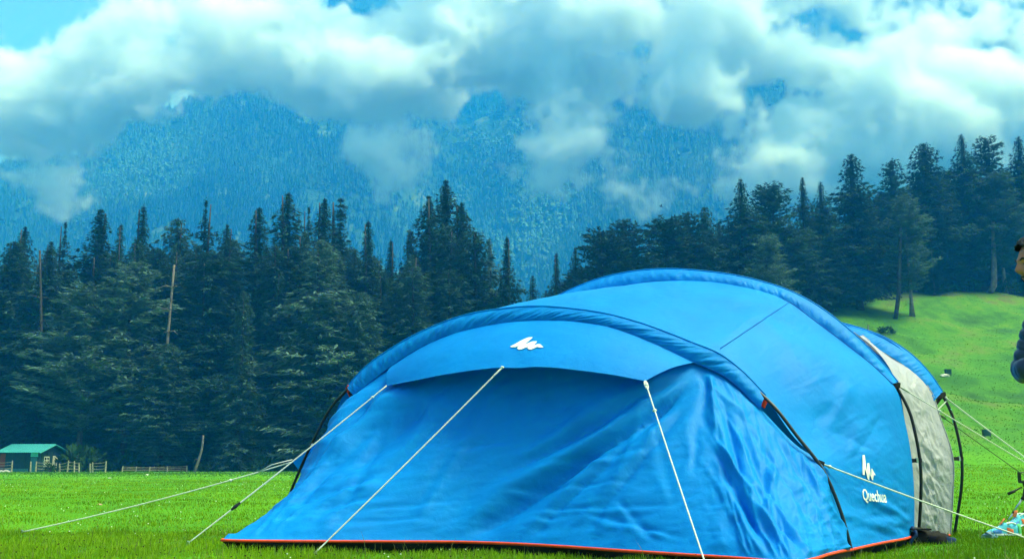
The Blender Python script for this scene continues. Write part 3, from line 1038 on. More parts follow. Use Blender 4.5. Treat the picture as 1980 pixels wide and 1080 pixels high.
# ------------------------------------------------------------------ shed, fence, things at the left wood edge
def shed():
    y0 = 95.0
    c0 = on_ground(88, y0)
    vd = np.array([c0[0], c0[1], 0]); vd /= np.linalg.norm(vd)
    rt = np.array([vd[1], -vd[0], 0])
    th = math.radians(33)
    ul = -rt * math.cos(th) + vd * math.sin(th)        # along the front wall, to the left
    ur = rt * math.sin(th) + vd * math.cos(th)         # along the gable wall, to the right and away
    L, Wd, hw = 3.9, 4.2, 1.95
    gz = c0[2] - .1
    r = thing('shed', 'small dark teal shed with a turquoise sheet roof at the forest edge', 'shed', (c0[0], c0[1], gz))
    Z = np.array([0, 0, 1.])
    p = lambda a, b, h: np.array([c0[0], c0[1], gz]) + ul * a + ur * b + Z * h
    rh = 2.62
    mb = MB()
    pts = [p(0, 0, 0), p(L, 0, 0), p(L, Wd, 0), p(0, Wd, 0), p(0, 0, hw), p(L, 0, hw), p(L, Wd, hw), p(0, Wd, hw), p(0, Wd / 2, rh), p(L, Wd / 2, rh)]
    mb.add(pts, [(0, 1, 5, 4), (1, 2, 6, 5), (2, 3, 7, 6), (3, 0, 4, 7), (4, 8, 7), (5, 6, 9)])
    mb.build('wall', M['shed_wall'], r)
    nf = np.cross(ul, Z); nf = nf if np.dot(nf, vd) < 0 else -nf
    ng = np.cross(ur, Z); ng = ng if np.dot(ng, vd) < 0 else -ng

    def plate(name, m, a0, a1, h0, h1, wall='f', t=.05, parent=None, out=0.0):
        q = MB()
        f = (lambda a, h, o: p(a, 0, h) + nf * o) if wall == 'f' else (lambda a, h, o: p(0, a, h) + ng * o)
        v = [f(a, h, o) for o in (out - .02, out + t) for h in (h0, h1) for a in (a0, a1)]
        q.add(v, [(0, 2, 3, 1), (4, 5, 7, 6), (0, 1, 5, 4), (2, 6, 7, 3), (0, 4, 6, 2), (1, 3, 7, 5)])
        return q.build(name, m, parent or r)
    # wide wall boards
    for wl, n_, l_ in (('f', 9, L), ('g', 9, Wd)):
        for k in range(n_):
            a0 = l_ * k / n_ + .012
            plate('board', M['shed_wall'], a0, l_ * (k + 1) / n_ - .012, .02, hw - .04, wl, .022 + .012 * (k % 2))
    ov = .35
    for sgn in (0, 1):
        b_e, b_r = (-ov, Wd / 2) if sgn == 0 else (Wd + ov, Wd / 2)
        he = hw - (rh - hw) * ov / (Wd / 2) + .06
        n = 22
        q = MB()
        vv, ff = [], []
        for k in range(n * 2 + 1):                        # corrugated sheet
            a = -ov + (L + 2 * ov) * k / (n * 2)
            dz = .035 * (k % 2)
            vv += [p(a, b_e, he + dz), p(a, b_r, rh + .06 + dz), p(a, b_e, he + dz - .03), p(a, b_r, rh + .03 + dz)]
        for k in range(n * 2):
            i = k * 4
            ff += [(i, i + 1, i + 5, i + 4), (i + 2, i + 6, i + 7, i + 3), (i, i + 4, i + 6, i + 2)]
        q.add(vv, ff)
        q.build('roof', M['shed_roof'], r)
        q = MB()
        q.tube(np.array([p(-ov - .02, b_e, he - .05), p(-ov - .02, b_r, rh - .01)]), .06, 4)
        q.build('barge_board', M['shed_roof'], r)
    d = plate('door', M['shed_door'], .08, .72, .05, 1.42, 'f', .05)
    plate('handle', M['silver'], .6, .66, .7, .8, 'f', .04, d, .05)
    plate('notice_board', M['board_light'], .02, .74, 1.50, 1.92, 'f', .06)
    pan = plate('rusty_panel', M['red_brick'], 3.3, 3.82, .55, 1.8, 'f', .045)
    pan['label'] = 'rust red panel'
    for a0, a1, h0, h1, m in ((.95, 1.65, .85, 1.45, 'window_dark'), (2.35, 2.95, .75, 1.5, 'window_white')):
        w = plate('window', M['white_wood'], a0 - .07, a1 + .07, h0 - .07, h1 + .07, 'g', .045)
        plate('pane', M[m], a0, a1, h0, h1, 'g', .012, w, .05)
        for k in (1, 2):
            a = a0 + (a1 - a0) * k / 3
            plate('glazing_bar', M['white_wood'], a - .025, a + .025, h0, h1, 'g', .02, w, .064)
        hm = (h0 + h1) / 2
        plate('glazing_bar', M['white_wood'], a0, a1, hm - .025, hm + .025, 'g', .018, w, .064)
    plate('window_shelf', M['white_wood'], .85, 1.75, .52, .68, 'g', .16)
    # a slanting grey plank lying along the foot of the front wall
    plate('plinth_board', M['shed_door'], .95, 3.2, .02, .42, 'f', .09)


shed()


def fence(px_list, label, rails):
    fx = [on_ground(px, y) for px, y, h in px_list]
    r = thing('fence', label, 'fence', fx[0])
    tops = []
    for (px, y, h), b in zip(px_list, fx):
        q = MB()
        lean = np.array([rnd.uniform(-.09, .09), rnd.uniform(-.05, .05), 0])
        c = b + np.array([0, 0, h]) + lean
        q.tube(np.array([b - [0, 0, .2], (b + c) / 2, c]), [.075, .068, .05], 6)
        q.build('post', M['post_wood'], r)
        tops.append((b, c))
    for a, b2 in rails:
        for t in (.35, .62, .88):
            q = MB()
            A, B = tops[a], tops[b2]
            pa, pb = A[0] + (A[1] - A[0]) * t, B[0] + (B[1] - B[0]) * t
            q.tube(np.array([pa, (pa + pb) / 2 - [0, 0, .03], pb]), .018 if t > .4 else .026, 4)
            q.build('rail', M['post_wood'], r)
    return r


fence([(6, 93, .95), (14, 93.5, .95), (39, 92, 1.05), (75, 92, 1.0), (85, 92, 1.0), (101, 92, 1.02), (122, 92.3, .9)],
      'row of short pale posts standing in front of the shed', [(0, 1), (1, 2), (4, 5), (5, 6)])
fence([(131, 93, .85), (145, 92, 1.1), (158.5, 92.2, 1.05), (167.5, 92.6, .9)],
      'wooden fence of four posts directly right of the shed', [(0, 1), (1, 2), (2, 3)])
fence([(188.5, 93, .85), (193.5, 92.6, .95), (217.5, 92, 1.05)],
      'short two bay fence before the trees, farther right of the shed', [(0, 1), (1, 2)])
fence([(249, 97, .55), (275, 98, .5), (301, 98, .5), (335, 99, .55), (372, 100, .6)],
      'low wire fence with tiny white posts along the shaded wood edge', [(0, 1), (1, 2), (2, 3), (3, 4)])


def shrub(px, y, w, h, label, cat='bush', group=None, seed=1, z=None, dens=260, name='bush'):
    g = on_ground(px, y)
    rg = np.random.default_rng(seed)
    r = thing(name, label, cat, g, 0, group)
    n = dens
    d = rg.normal(0, 1, (n, 3)); d /= np.linalg.norm(d, axis=1)[:, None]
    d[:, 2] = np.abs(d[:, 2])
    rad = rg.uniform(.45, 1.0, n) ** .5
    lump = .8 + .5 * vnoise2(d[:, 0] * 2 + 9, d[:, 1] * 2 + d[:, 2] * 2 + 9, seed)
    P = d * (rad * lump)[:, None] * np.array([w / 2, w / 2, h])
    D = d + rg.normal(0, .6, (n, 3)); D /= np.linalg.norm(D, axis=1)[:, None]
    s = rg.uniform(.10, .2, n) * max(w, h) * .55
    side = np.cross(D, rg.normal(0, 1, (n, 3))); side /= np.linalg.norm(side, axis=1)[:, None]
    V = np.stack([P - D * s[:, None] * .5, P + side * s[:, None] * .4, P + D * s[:, None], P - side * s[:, None] * .4], 1).reshape(-1, 3)
    k = np.arange(n) * 4
    T = np.concatenate([np.stack([k, k + 1, k + 2], -1), np.stack([k, k + 2, k + 3], -1)])
    link_mesh('foliage', V, T, M['shrub'], r, False, {'tint': ('POINT', np.repeat(rg.random(n), 4))})
    q = MB()
    q.is_local = True
    for a in range(4):
        b = rg.uniform(0, 6.28)
        q.tube(np.array([[0, 0, -.1], [math.cos(b) * w * .12, math.sin(b) * w * .12, h * .35], [math.cos(b) * w * .25, math.sin(b) * w * .25, h * .7]]), [.05, .035, .015], 5)
    q.build('stem', M['bark'], r)
    return r


shrub(112, 90, 1.7, .95, 'dark rounded bush on the grass in front of the shed gable', seed=3)
shrub(1718, 128, 3.0, 1.0, 'flat dark bush on the right meadow beyond the tent roof', seed=4)
for i, (px, y, w, h, lab) in enumerate([
        (172, 99, 6.5, 2.6, 'big feathery shrub in the shade right behind the shed fence'),
        (250, 101, 5.0, 1.7, 'low shrub under the trees, behind the short two bay fence'),
        (440, 101, 5.5, 1.3, 'low dark shrub at the wood edge between the stump and the tent'),
        (520, 101, 5.0, 2.0, 'dark shrub at the wood edge beside the left flank of the tent'),
        (1640, 146, 5.0, 2.2, 'dark shrub at the wood edge just over the tent shoulder'),
        (1675, 149, 4.0, 1.7, 'rounded dark shrub left of the two bare trunks on the meadow'),
        (1815, 152, 6.0, 2.0, 'wide low shrub along the wood edge above the upper meadow bin'),
        (1880, 152, 5.0, 2.4, 'shrub at the wood edge left of the whitish bare trunk'),
        (1962, 151, 4.0, 2.6, 'shrub at the wood edge left of the face of the person')]):
    shrub(px, y, w, h, lab, group='shrubs along the wood edge', seed=20 + i, dens=420)


def rubble():
    rg = np.random.default_rng(4)
    q = MB()
    for i in range(70):
        px = rg.uniform(-40, 34); y = rg.uniform(86.5, 92)
        g = on_ground(px, y)
        s = rg.uniform(.08, .26)
        q.blob(g + [0, 0, s * .3], (s, s * rg.uniform(.7, 1.2), s * .6), i, .3, 6, 4)
    tag(q.build('rubble', M['stone']), kind='stuff')


rubble()


def small_post():
    g = on_ground(1683, 128)
    r = thing('marker_post', 'tiny grey marker post left of the flat bush on the right meadow', 'post', g)
    q = MB(); q.tube(np.array([g - [0, 0, .1], g + [0, 0, .95]]), [.10, .09], 6); q.build('post', M['post_wood'], r)
    q = MB(); q.box(g + [0, 0, .98], (.26, .26, .06)); q.build('cap', M['post_wood'], r)


small_post()


def meadow_bin(px, y, hpx, label):
    g = on_ground(px, y)
    h = hpx / F * y
    w = h * .82
    r = thing('litter_bin', label, 'bin', g, 0, 'green bins on the right meadow')
    q = MB(); q.box(g + [0, 0, h * .5 + .04], (w, w * .8, h * .86), None, 1.06); q.build('body', M['bin_green'], r)
    q = MB(); q.box(g + [0, 0, h * .97], (w * 1.14, w * .92, h * .07)); q.build('lid', M['bin_green'], r)
    for sx in (-1, 1):
        q = MB(); q.tube(np.array([g + [sx * w * .42, -w * .3, -.1], g + [sx * w * .42, -w * .3, .12]]), .035, 5); q.build('foot', M['black_plastic'], r)


meadow_bin(1832, 104, 12, 'farther green bin on the slope, with a white scrap at its foot')
meadow_bin(1897, 70, 15, 'nearer green bin on the lower meadow, behind the white guy ropes')


def scrap(px, y, s, m, label, seed, cat='litter', name='litter_scrap', flat=.4):
    g = on_ground(px, y)
    r = thing(name, label, cat, g)
    q = MB()
    q.blob(g + [0, 0, s * flat * .6], (s, s * .7, s * flat), seed, .35, 8, 5)
    q.build('scrap', M[m], r)
    q = MB()
    q.blob(g + [s * .7, .1 * s, s * flat * .4], (s * .5, s * .4, s * flat * .6), seed + 1, .4, 7, 4)
    q.build('crumpled_corner', M[m], r)


scrap(1825, 103.5, .45, 'scrap_white', 'small white scrap lying left of the farther green bin', 1)
scrap(210, 14.6, .035, 'scrap_pink', 'pinkish crumpled litter on the short grass below the long left rope', 2)
scrap(226, 45, .06, 'scrap_white', 'white speck of litter on the grass below the short two bay fence', 3)
scrap(297, 60, .09, 'scrap_white', 'white scrap near the far edge of the left meadow', 4)
scrap(1887, 8.95, .062, 'scrap_blue', 'crumpled blue plastic wrapper in the grass left of the trainers', 5, flat=.55)


# ------------------------------------------------------------------ the tent
A_R, A_L = on_z(1650, 1078), on_z(552, 1030)
side = (A_R - A_L); side[2] = 0; side /= np.linalg.norm(side)
axis = np.array([-side[1], side[0], 0.])               # from the porch to the back of the tent
B_R = on_z(1777, 1048)
C_R = B_R + axis * .78
tent = thing('tent', 'large blue tunnel tent with arched hoops and a hooded porch pitched on the grass', 'tent', (A_L + A_R) / 2)
UP = np.array([0, 0, 1.])


def on_arch(pxs, foot, off=0.0):
    return np.array([on_plane(px, py, foot + axis * off, axis) for px, py in pxs])


def ease(knots_a, knots_b, n):
    """two curves sharing the same knots, sampled alike"""
    a, b = np.asarray(knots_a, float), np.asarray(knots_b, float)
    per = max(4, n // (len(a) - 1))

    def cr(p):
        q = np.vstack([2 * p[0] - p[1], p, 2 * p[-1] - p[-2]])
        o = []
        for i in range(1, len(q) - 2):
            t = np.linspace(0, 1, per, endpoint=False)[:, None]
            P0, P1, P2, P3 = q[i - 1], q[i], q[i + 1], q[i + 2]
            # centripetal-like tangents keep uneven knots from overshooting
            d01, d12, d23 = (max(np.linalg.norm(u), 1e-6) for u in (P1 - P0, P2 - P1, P3 - P2))
            m1 = (P2 - P1) + d12 * ((P1 - P0) / d01 - (P2 - P0) / (d01 + d12))
            m2 = (P2 - P1) + d12 * ((P3 - P2) / d23 - (P3 - P1) / (d12 + d23))
            o.append((2 * t ** 3 - 3 * t ** 2 + 1) * P1 + (t ** 3 - 2 * t ** 2 + t) * m1 + (-2 * t ** 3 + 3 * t ** 2) * P2 + (t ** 3 - t ** 2) * m2)
        o.append(p[-1:])
        return np.vstack(o)
    return cr(a), cr(b)


def grid_normals(G):
    du, dv = np.gradient(G, axis=0), np.gradient(G, axis=1)
    n = np.cross(du, dv)
    n /= np.linalg.norm(n, axis=-1)[..., None] + 1e-9
    return n


def seg_dist(p, a, b):
    a, b = np.array(a, float), np.array(b, float)
    ab = b - a
    t = np.clip(((p - a) @ ab) / (ab @ ab), 0, 1)
    c = a + t[..., None] * ab
    d = p - c
    sgn = np.sign(ab[0] * d[..., 1] - ab[1] * d[..., 0])
    return np.linalg.norm(d, axis=-1) * sgn, t


def crease(G, folds):
    """pull folds into a sheet: each runs along a straight line of tension; depth in metres, width in px"""
    n = grid_normals(G)
    n *= np.where(n[..., 1:2] > 0, -1, 1)               # towards the outside (the camera side)
    px = to_px(G)
    h = np.zeros(G.shape[:2])
    for a, b, depth, width in folds:
        d, t = seg_dist(px, a, b)
        fade = sstep(0, .18, t) * (1 - sstep(.72, 1, t))
        wob = width * (1 + .3 * np.sin(t * 9 + a[0]))
        x = d / wob
        h += depth * fade * (.45 * np.exp(-x ** 2) + .65 * np.exp(-np.abs(x) * 1.9) - .6 * np.exp(-(x - 1.7) ** 2))
    return h, n, px


def sheet(name, G, m, thick=0.0, parent=tent):
    nu, nv = G.shape[:2]
    v = local(tent, G.reshape(-1, 3))
    i, j = np.meshgrid(np.arange(nu - 1), np.arange(nv - 1), indexing='ij')
    q = np.stack([i * nv + j, (i + 1) * nv + j, (i + 1) * nv + j + 1, i * nv + j + 1], -1).reshape(-1, 4)
    return link_mesh(name, v, q, m, parent, True)


def ridged(px, ang, l1, l2, seed, octs=3):
    r, a = 0, 1.0
    for o in range(octs):
        n_ = aniso(px, ang + .25 * (o % 2), l1, l2, seed + 7 * o, 2)
        r = r + a * np.clip(1 - np.abs(n_) * 5.0, 0, 1) ** 1.3
        a *= .6; l1 *= .62; l2 *= .62
    return r


def aniso(px, ang, l1, l2, seed, octs=4):
    c, s = math.cos(ang), math.sin(ang)
    u = px[..., 0] * c + px[..., 1] * s
    w = -px[..., 0] * s + px[..., 1] * c
    return fbm2(u / l1 + 60, w / l2 + 60, seed, octs)


# --- porch front: runs from the front hoop down and forward to the ground
Tk = [(552, 1030), (566, 955), (600, 882), (641, 822), (690, 757), (756, 707), (880, 643), (980, 623), (1100, 620), (1180, 632), (1261, 662), (1342, 700), (1401, 726), (1471, 790), (1540, 860), (1589, 897), (1610, 955), (1642, 1060)]
Bk = [(552, 1030), (500, 1035), (455, 1040), (427, 1043), (452, 1044), (530, 1045), (760, 1046), (900, 1047), (1080, 1055), (1180, 1062), (1320, 1071), (1440, 1079), (1490, 1083), (1535, 1085), (1572, 1080), (1598, 1072), (1622, 1066), (1642, 1061)]
T3 = on_arch(Tk, A_R, -.02)
T3[0] = A_L + UP * .05
B3 = np.array([on_z(x, y, .085) for x, y in Bk])
B3[0] = A_L + UP * .05
T3[-1] = A_R + UP * .06; B3[-1] = A_R + UP * .06 - axis * .02
Tc, Bc = ease(T3, B3, 300)
nu, nv = len(Tc), 110
vv = np.linspace(0, 1, nv)
pxT = to_px(Tc)
lenTB = np.linalg.norm(Tc - Bc, axis=1)
sagc = np.interp(pxT[:, 0], [550, 640, 700, 900, 1300, 1450, 1560, 1640], [.16, .34, .24, .10, .10, .16, .14, .02])
ctrl = (Tc + Bc) / 2 - UP * (sagc * np.minimum(lenTB, 2))[:, None] * .62
G = ((1 - vv) ** 2)[None, :, None] * Tc[:, None] + (2 * vv * (1 - vv))[None, :, None] * ctrl[:, None] + (vv ** 2)[None, :, None] * Bc[:, None]
folds = [((1352, 735), (880, 1062), -.060, 17), ((1330, 720), (960, 930), -.034, 13), ((1348, 722), (1000, 1062), -.022, 10), ((748, 752), (470, 1040), -.024, 10), ((752, 790), (640, 1040), -.016, 9), ((985, 715), (780, 1050), .010, 12), ((1252, 745), (1150, 1060), .008, 12), ((1345, 760), (1120, 1040), -.018, 11), ((833, 775), (640, 930), -.055, 34), ((760, 760), (585, 935), .022, 9),
         ((745, 800), (560, 990), -.025, 10), ((720, 775), (625, 880), -.018, 8), ((559, 985), (745, 905), -.026, 10), ((520, 1010), (760, 950), -.014, 8), ((880, 790), (700, 960), -.016, 12),
         ((1372, 712), (1385, 850), .030, 9), ((1385, 850), (1515, 1060), .026, 10), ((1400, 780), (1440, 960), -.020, 8), ((1430, 820), (1510, 1010), -.022, 9), ((1470, 850), (1590, 1040), -.020, 9),
         ((1500, 880), (1480, 1000), .014, 7), ((1540, 900), (1620, 1050), -.018, 8), ((1395, 900), (1480, 1060), -.022, 8), ((1450, 960), (1560, 1070), -.016, 7), ((1350, 800), (1340, 930), -.010, 9),
         ((1000, 905), (1290, 860), -.007, 6), ((960, 950), (1250, 925), -.007, 6), ((1020, 985), (1320, 975), -.006, 5), ((700, 985), (900, 965), -.006, 5), ((640, 1010), (860, 1000), -.006, 5), ((1060, 1010), (1020, 1045), -.012, 8),
         ((1190, 960), (1270, 1050), -.010, 8), ((1130, 990), (1330, 1040), -.008, 6), ((860, 870), (1010, 850), -.006, 6), ((1260, 800), (1310, 1000), -.006, 9)]
h, nrm, px = crease(G, folds)
h = h * 1.45
edge = sstep(0, .10, vv)[None] * (1 - sstep(.93, 1, vv))[None]
right = sstep(1330, 1430, px[..., 0])
leftw = 1 - sstep(640, 760, px[..., 0])
h = h + .010 * aniso(px, -.65, 120, 26, 51) + .006 * aniso(px, -.2, 70, 14, 52)
h = h + right * (.006 * aniso(px, .9, 60, 18, 53, 5)) + leftw * .012 * aniso(px, -.75, 80, 15, 54, 5)
h = h + right * .024 * ridged(px, 1.0, 190, 24, 81, 2) + leftw * .018 * ridged(px, -.75, 190, 24, 82, 2) + .0028 * ridged(px, -.15, 170, 15, 83) * sstep(820, 930, px[..., 1]) + .005 * ridged(px, -.66, 260, 30, 84, 2)
# loose cloth sags in small swags above the hem
h = h + .012 * np.sin(px[..., 0] / 31 + 2 * aniso(px, 0, 90, 90, 55)) * sstep(.75, .97, vv)[None] * .5
G = G + nrm * (h * edge)[..., None]
front = sheet('porch_front', G, M['tent'])
trim_front = G[:, -1].copy()

# --- the flap at the left corner that takes the side guy rope
fl = MB()
cf = [at(566, 892, A_L[1] - .12), at(618, 852, A_L[1] + .1), at(586, 920, A_L[1] + .05)]
rows = 9
vs, fs, idx = [], [], {}
for a in range(rows + 1):
    for b in range(rows + 1 - a):
        u, w = a / rows, b / rows
        q = cf[0] * (1 - u - w) + cf[1] * u + cf[2] * w + axis * .05 * math.sin(3.1 * u) * math.sin(3.1 * w)
        idx[a, b] = len(vs); vs.append(q)
for a in range(rows):
    for b in range(rows - a):
        fs.append((idx[a, b], idx[a + 1, b], idx[a, b + 1]))
        if b < rows - a - 1: fs.append((idx[a + 1, b], idx[a + 1, b + 1], idx[a, b + 1]))
fl.add(vs, fs)
fl.build('corner_flap', M['tent'], tent, True)

# --- hoop sleeve of the porch: a wrinkled band leaning forward from the front hoop
crestA_px = [(672, 746), (700, 715), (760, 671), (830, 634), (900, 609), (970, 597), (1040, 592), (1100, 596), (1170, 606), (1234, 623), (1336, 661), (1393, 685), (1433, 715), (1481, 764)]
lowA_px = [(684, 764), (712, 742), (756, 708), (819, 669), (881, 643), (930, 631), (978, 623), (1040, 619), (1100, 620), (1180, 632), (1261, 662), (1342, 700), (1401, 727), (1471, 790)]
cA, lA = ease(on_arch(crestA_px, A_R, .0), on_arch(lowA_px, A_R, -.055), 320)
vb = np.linspace(0, 1, 12)


def band(name, c, l, seed, amp=.008, bulge=.025, mat='tent', fwd=None):
    fwd = -axis if fwd is None else fwd
    G = c[:, None] * (1 - vb)[None, :, None] + l[:, None] * vb[None, :, None]
    s = np.linspace(0, 1, len(c))[:, None] * 30
    w = fbm2(s * 3.0 + vb[None] * 1.8 + 9, s * .4 + vb[None] * .6 + 9, seed, 4) + .6 * vnoise2(s * 7 - vb[None] * 3 + 50, vb[None] * 1.5 + 7 + 0 * s, seed + 5)
    G = G + fwd * ((bulge * np.sin(vb * math.pi)[None] + amp * 1.6 * w * np.sin(vb * math.pi)[None] ** .7)[..., None])
    return sheet(name, G, M[mat]), G


band('hoop_sleeve', cA, lA, 61, .012)


def tube_on(name, pts, r, m, parent=tent, n=6):
    q = MB()
    q.tube(pts, r, n)
    return q.build(name, M[m], parent, True)


tube_on('hoop_piping', cA + UP * .004, .006, 'tent')
tube_on('seam', lA - axis * .006, .0035, 'sleeve')

# --- hood (awning) over the porch front
hoodT_px = [(756, 708), (819, 669), (881, 643), (930, 631), (978, 623), (1040, 619), (1100, 620), (1180, 632), (1261, 662), (1342, 700)]
hoodB_px = [(748, 745), (800, 735), (862, 723), (915, 715), (965, 710), (1015, 708), (1070, 710), (1125, 716), (1185, 724), (1248, 736)]
hT = on_arch(hoodT_px, A_R, -.06)
offs = [-.30, -.42, -.50, -.54, -.56, -.56, -.55, -.53, -.50, -.44]
hB = np.array([on_plane(x, y, A_R + axis * o, axis) for (x, y), o in zip(hoodB_px, offs)])
hTc, hBc = ease(hT, hB, 200)
vh = np.linspace(0, 1, 40)
G = hTc[:, None] * (1 - vh)[None, :, None] + hBc[:, None] * vh[None, :, None]
nrm = grid_normals(G); nrm *= np.where(nrm[..., 2:3] < 0, -1, 1)
px = to_px(G)
h = .03 * np.sin(math.pi * vh)[None] * np.ones((len(hTc), 1)) + .008 * aniso(px, .1, 110, 40, 62, 3) * np.sin(math.pi * vh)[None]
h = h - .012 * np.exp(-((px[..., 0] - 1000) / 26) ** 2) * sstep(.55, 1, vh)[None]
G = G + nrm * h[..., None]
hood = sheet('hood', G, M['tent'])
hoodG = G
tube_on('hem', G[:, -1], .005, 'tent_hood', hood)
# the small triangle that joins the right end of the hood to the sleeve
hood_l, hood_c, hood_r = G[0, -1], G[int(len(G) * .46), -1], G[-1, -1]

# --- main body between the front hoop and the main hoop
Ak = [(552, 1030), (566, 955), (600, 882), (641, 815), (672, 748), (760, 673), (900, 611), (1040, 594), (1170, 608), (1285, 641), (1393, 687), (1440, 722), (1481, 768), (1540, 850), (1589, 897), (1610, 955), (1642, 1060)]
A3 = on_arch(Ak, A_R, .02); A3[0] = A_L + UP * .03; A3[-1] = A_R + UP * .06
Bvis = [(1100, 583), (1154, 565), (1234, 547), (1315, 542), (1420, 551), (1527, 584), (1580, 622), (1640, 668), (1700, 716), (1730, 748), (1750, 815), (1762, 880), (1768, 960), (1768, 1034)]
b3 = on_arch(Bvis, B_R, -.10)
s0 = b3[0]
hz = s0[2]
left = np.array([s0 - side * w + UP * (hz * (k - 1)) for w, k in ((2.25, .03), (2.15, .30), (1.7, .66))])
b3 = np.vstack([left, b3])
Ac, Bc2 = ease(A3, b3, 320)
nu = len(Ac)
per = (nu - 1) // (len(A3) - 1)
vr = np.linspace(0, 1, 80)
wv = vr[None, :, None]
G = Ac[:, None] * (1 - wv) + Bc2[:, None] * wv
nrm = grid_normals(G); 
cen = (A_R + A_L) / 2 + axis * .8 + UP * .6
nrm *= np.where(np.sum(nrm * (G - cen), -1, keepdims=True) < 0, -1, 1)
px = to_px(G)
u = np.arange(nu) / per                                # knot coordinate: the roof seam is at 10 (front) and 8 (main hoop) -> follow a line
seam_u = 8.15
lowr = sstep(1390, 1480, px[..., 0])
bul = .05 * np.sin(math.pi * vr)[None] * (1 - lowr * (1 - sstep(.1, .6, vr)[None]))
# roof seam: a shallow ridge where the roof panel meets the side panel
ds, ts = seg_dist(px, (1528, 582), (1388, 676))
ridge = np.exp(-np.abs(ds) / 46) * .055 * np.sin(math.pi * np.clip(vr, .02, .98))[None]
foldsB = [((1500, 660), (1690, 880), .010, 20), ((1640, 740), (1590, 850), .012, 14), ((1600, 830), (1690, 880), -.008, 8), ((1590, 990), (1760, 1020), .016, 12), ((1610, 1010), (1760, 990), -.010, 8), ((1640, 950), (1765, 1010), .010, 9),
          ((1700, 800), (1640, 900), -.010, 10), ((1660, 1000), (1760, 1030), -.012, 7), ((1690, 960), (1768, 1000), -.008, 8)]
hb, _, _ = crease(G, foldsB)
h = bul + ridge + hb + .010 * aniso(px, .6, 90, 40, 63, 3) * np.sin(math.pi * vr)[None]
h = h + (.007 * ridged(px, .45, 60, 15, 85) * sstep(860, 1000, px[..., 1]) + .004 * ridged(px, -.6, 110, 30, 86)) * np.sin(math.pi * vr)[None]
h = h + .010 * aniso(px, .35, 45, 12, 64, 4) * sstep(930, 1010, px[..., 1]) * np.sin(math.pi * vr)[None]
G = G + nrm * h[..., None]
body = sheet('main_canopy', G, M['tent'])
trim_body = G[-1].copy()
bodyG = G
# stitched roof seam
# --- sleeve of the main hoop
crestB_px = [(1000, 607), (1045, 589), (1100, 561), (1160, 538), (1220, 525), (1290, 520), (1360, 524), (1430, 534), (1480, 546), (1527, 562), (1580, 590), (1630, 627), (1670, 663), (1705, 700), (1737, 739)]
lowB_px = [(1000, 612), (1045, 603), (1100, 583), (1154, 565), (1220, 549), (1290, 542), (1360, 545), (1430, 555), (1480, 568), (1527, 584), (1572, 617), (1620, 652), (1660, 683), (1697, 714), (1726, 742)]
cB, lB = ease(on_arch(crestB_px, B_R, .0), on_arch(lowB_px, B_R, -.11), 320)
band('hoop_sleeve', cB, lB, 65, .011)
tube_on('hoop_piping', cB + UP * .004, .006, 'tent')
tube_on('seam', lB - axis * .006, .0035, 'sleeve')

# --- rear bedroom: grey breathable panel and blue roof between the main hoop and the rear hoop
gB_px = [(1650, 640), (1690, 672), (1718, 708), (1735, 742), (1750, 815), (1762, 880), (1767, 960), (1768, 1034)]
gC_px = [(1668, 648), (1722, 690), (1764, 716), (1796, 749), (1820, 812), (1843, 886), (1843, 952), (1838, 1034)]
g1, g2 = ease(on_arch(gB_px, B_R, .03), on_arch(gC_px, C_R, -.14), 160)
vg = np.linspace(0, 1, 60)
G = g1[:, None] * (1 - vg)[None, :, None] + g2[:, None] * vg[None, :, None]
nrm = grid_normals(G); nrm *= np.where(nrm[..., 1:2] > 0, -1, 1)
px = to_px(G)
h = -.03 * np.sin(math.pi * vg)[None] + .022 * ridged(px, 1.1, 80, 20, 87) * np.sin(math.pi * vg)[None] * np.linspace(.3, 1, len(G))[:, None] + .035 * aniso(px, 1.15, 70, 17, 66, 5) * np.sin(math.pi * vg)[None] ** .6 * np.linspace(.35, 1, len(G))[:, None]
G = G + nrm * h[..., None]
sheet('bedroom_wall', G, M['grey_fabric'])
trim_rear = G[-1].copy()
tube_on('seam', g2 - axis * .004, .005, 'grey_fabric')
crestC_px = [(1560, 612), (1610, 620), (1650, 630), (1690, 643), (1723, 658), (1773, 694), (1800, 724), (1823, 757)]
lowC_px = [(1560, 622), (1600, 630), (1640, 645), (1668, 655), (1698, 674), (1751, 708), (1780, 733), (1806, 775)]
cC, lC = ease(on_arch(crestC_px, C_R, .0), on_arch(lowC_px, C_R, -.16), 140)
band('rear_roof', cC, lC, 67, .012, .03)
tube_on('hoop_piping', cC + UP * .004, .005, 'tent')
# the far end of the bedroom closes down to the ground behind the rear hoop
endk = np.vstack([on_arch([(1560, 612), (1650, 632), (1723, 660), (1768, 700), (1800, 762), (1816, 812), (1838, 886), (1836, 1030)], C_R, -.04)])
farL = np.array([endk[0] - side * w + UP * (endk[0][2] * (k - 1)) for w, k in ((2.6, .02), (2.5, .35), (1.9, .70), (1.0, .92))])
endk = np.vstack([farL, endk])
mid = endk.mean(0); mid[2] = 0
bk = mid + (endk - mid) * np.array([.72, .72, 0]) + axis * .75 + UP * .03
e1, e2 = ease(endk, bk, 120)
G = e1[:, None] * (1 - vg)[None, :, None] + e2[:, None] * vg[None, :, None]
G[..., 2] += .22 * np.sin(math.pi * vg)[None] * np.linspace(0, 1, len(e1))[:, None] ** 0 * (e1[:, 2] / e1[:, 2].max())[:, None]
sheet('rear_end', G, M['tent'])
# hidden left part of the bedroom roof
l1, l2 = ease(np.vstack([left, b3[3:10]]) + axis * .12, np.vstack([farL[:3], np.linspace(farL[3], endk[4 + 4], 7)]), 60)
G = l1[:, None] * (1 - vg)[None, :, None] + l2[:, None] * vg[None, :, None]
sheet('bedroom_roof', G - UP * .03, M['tent'])


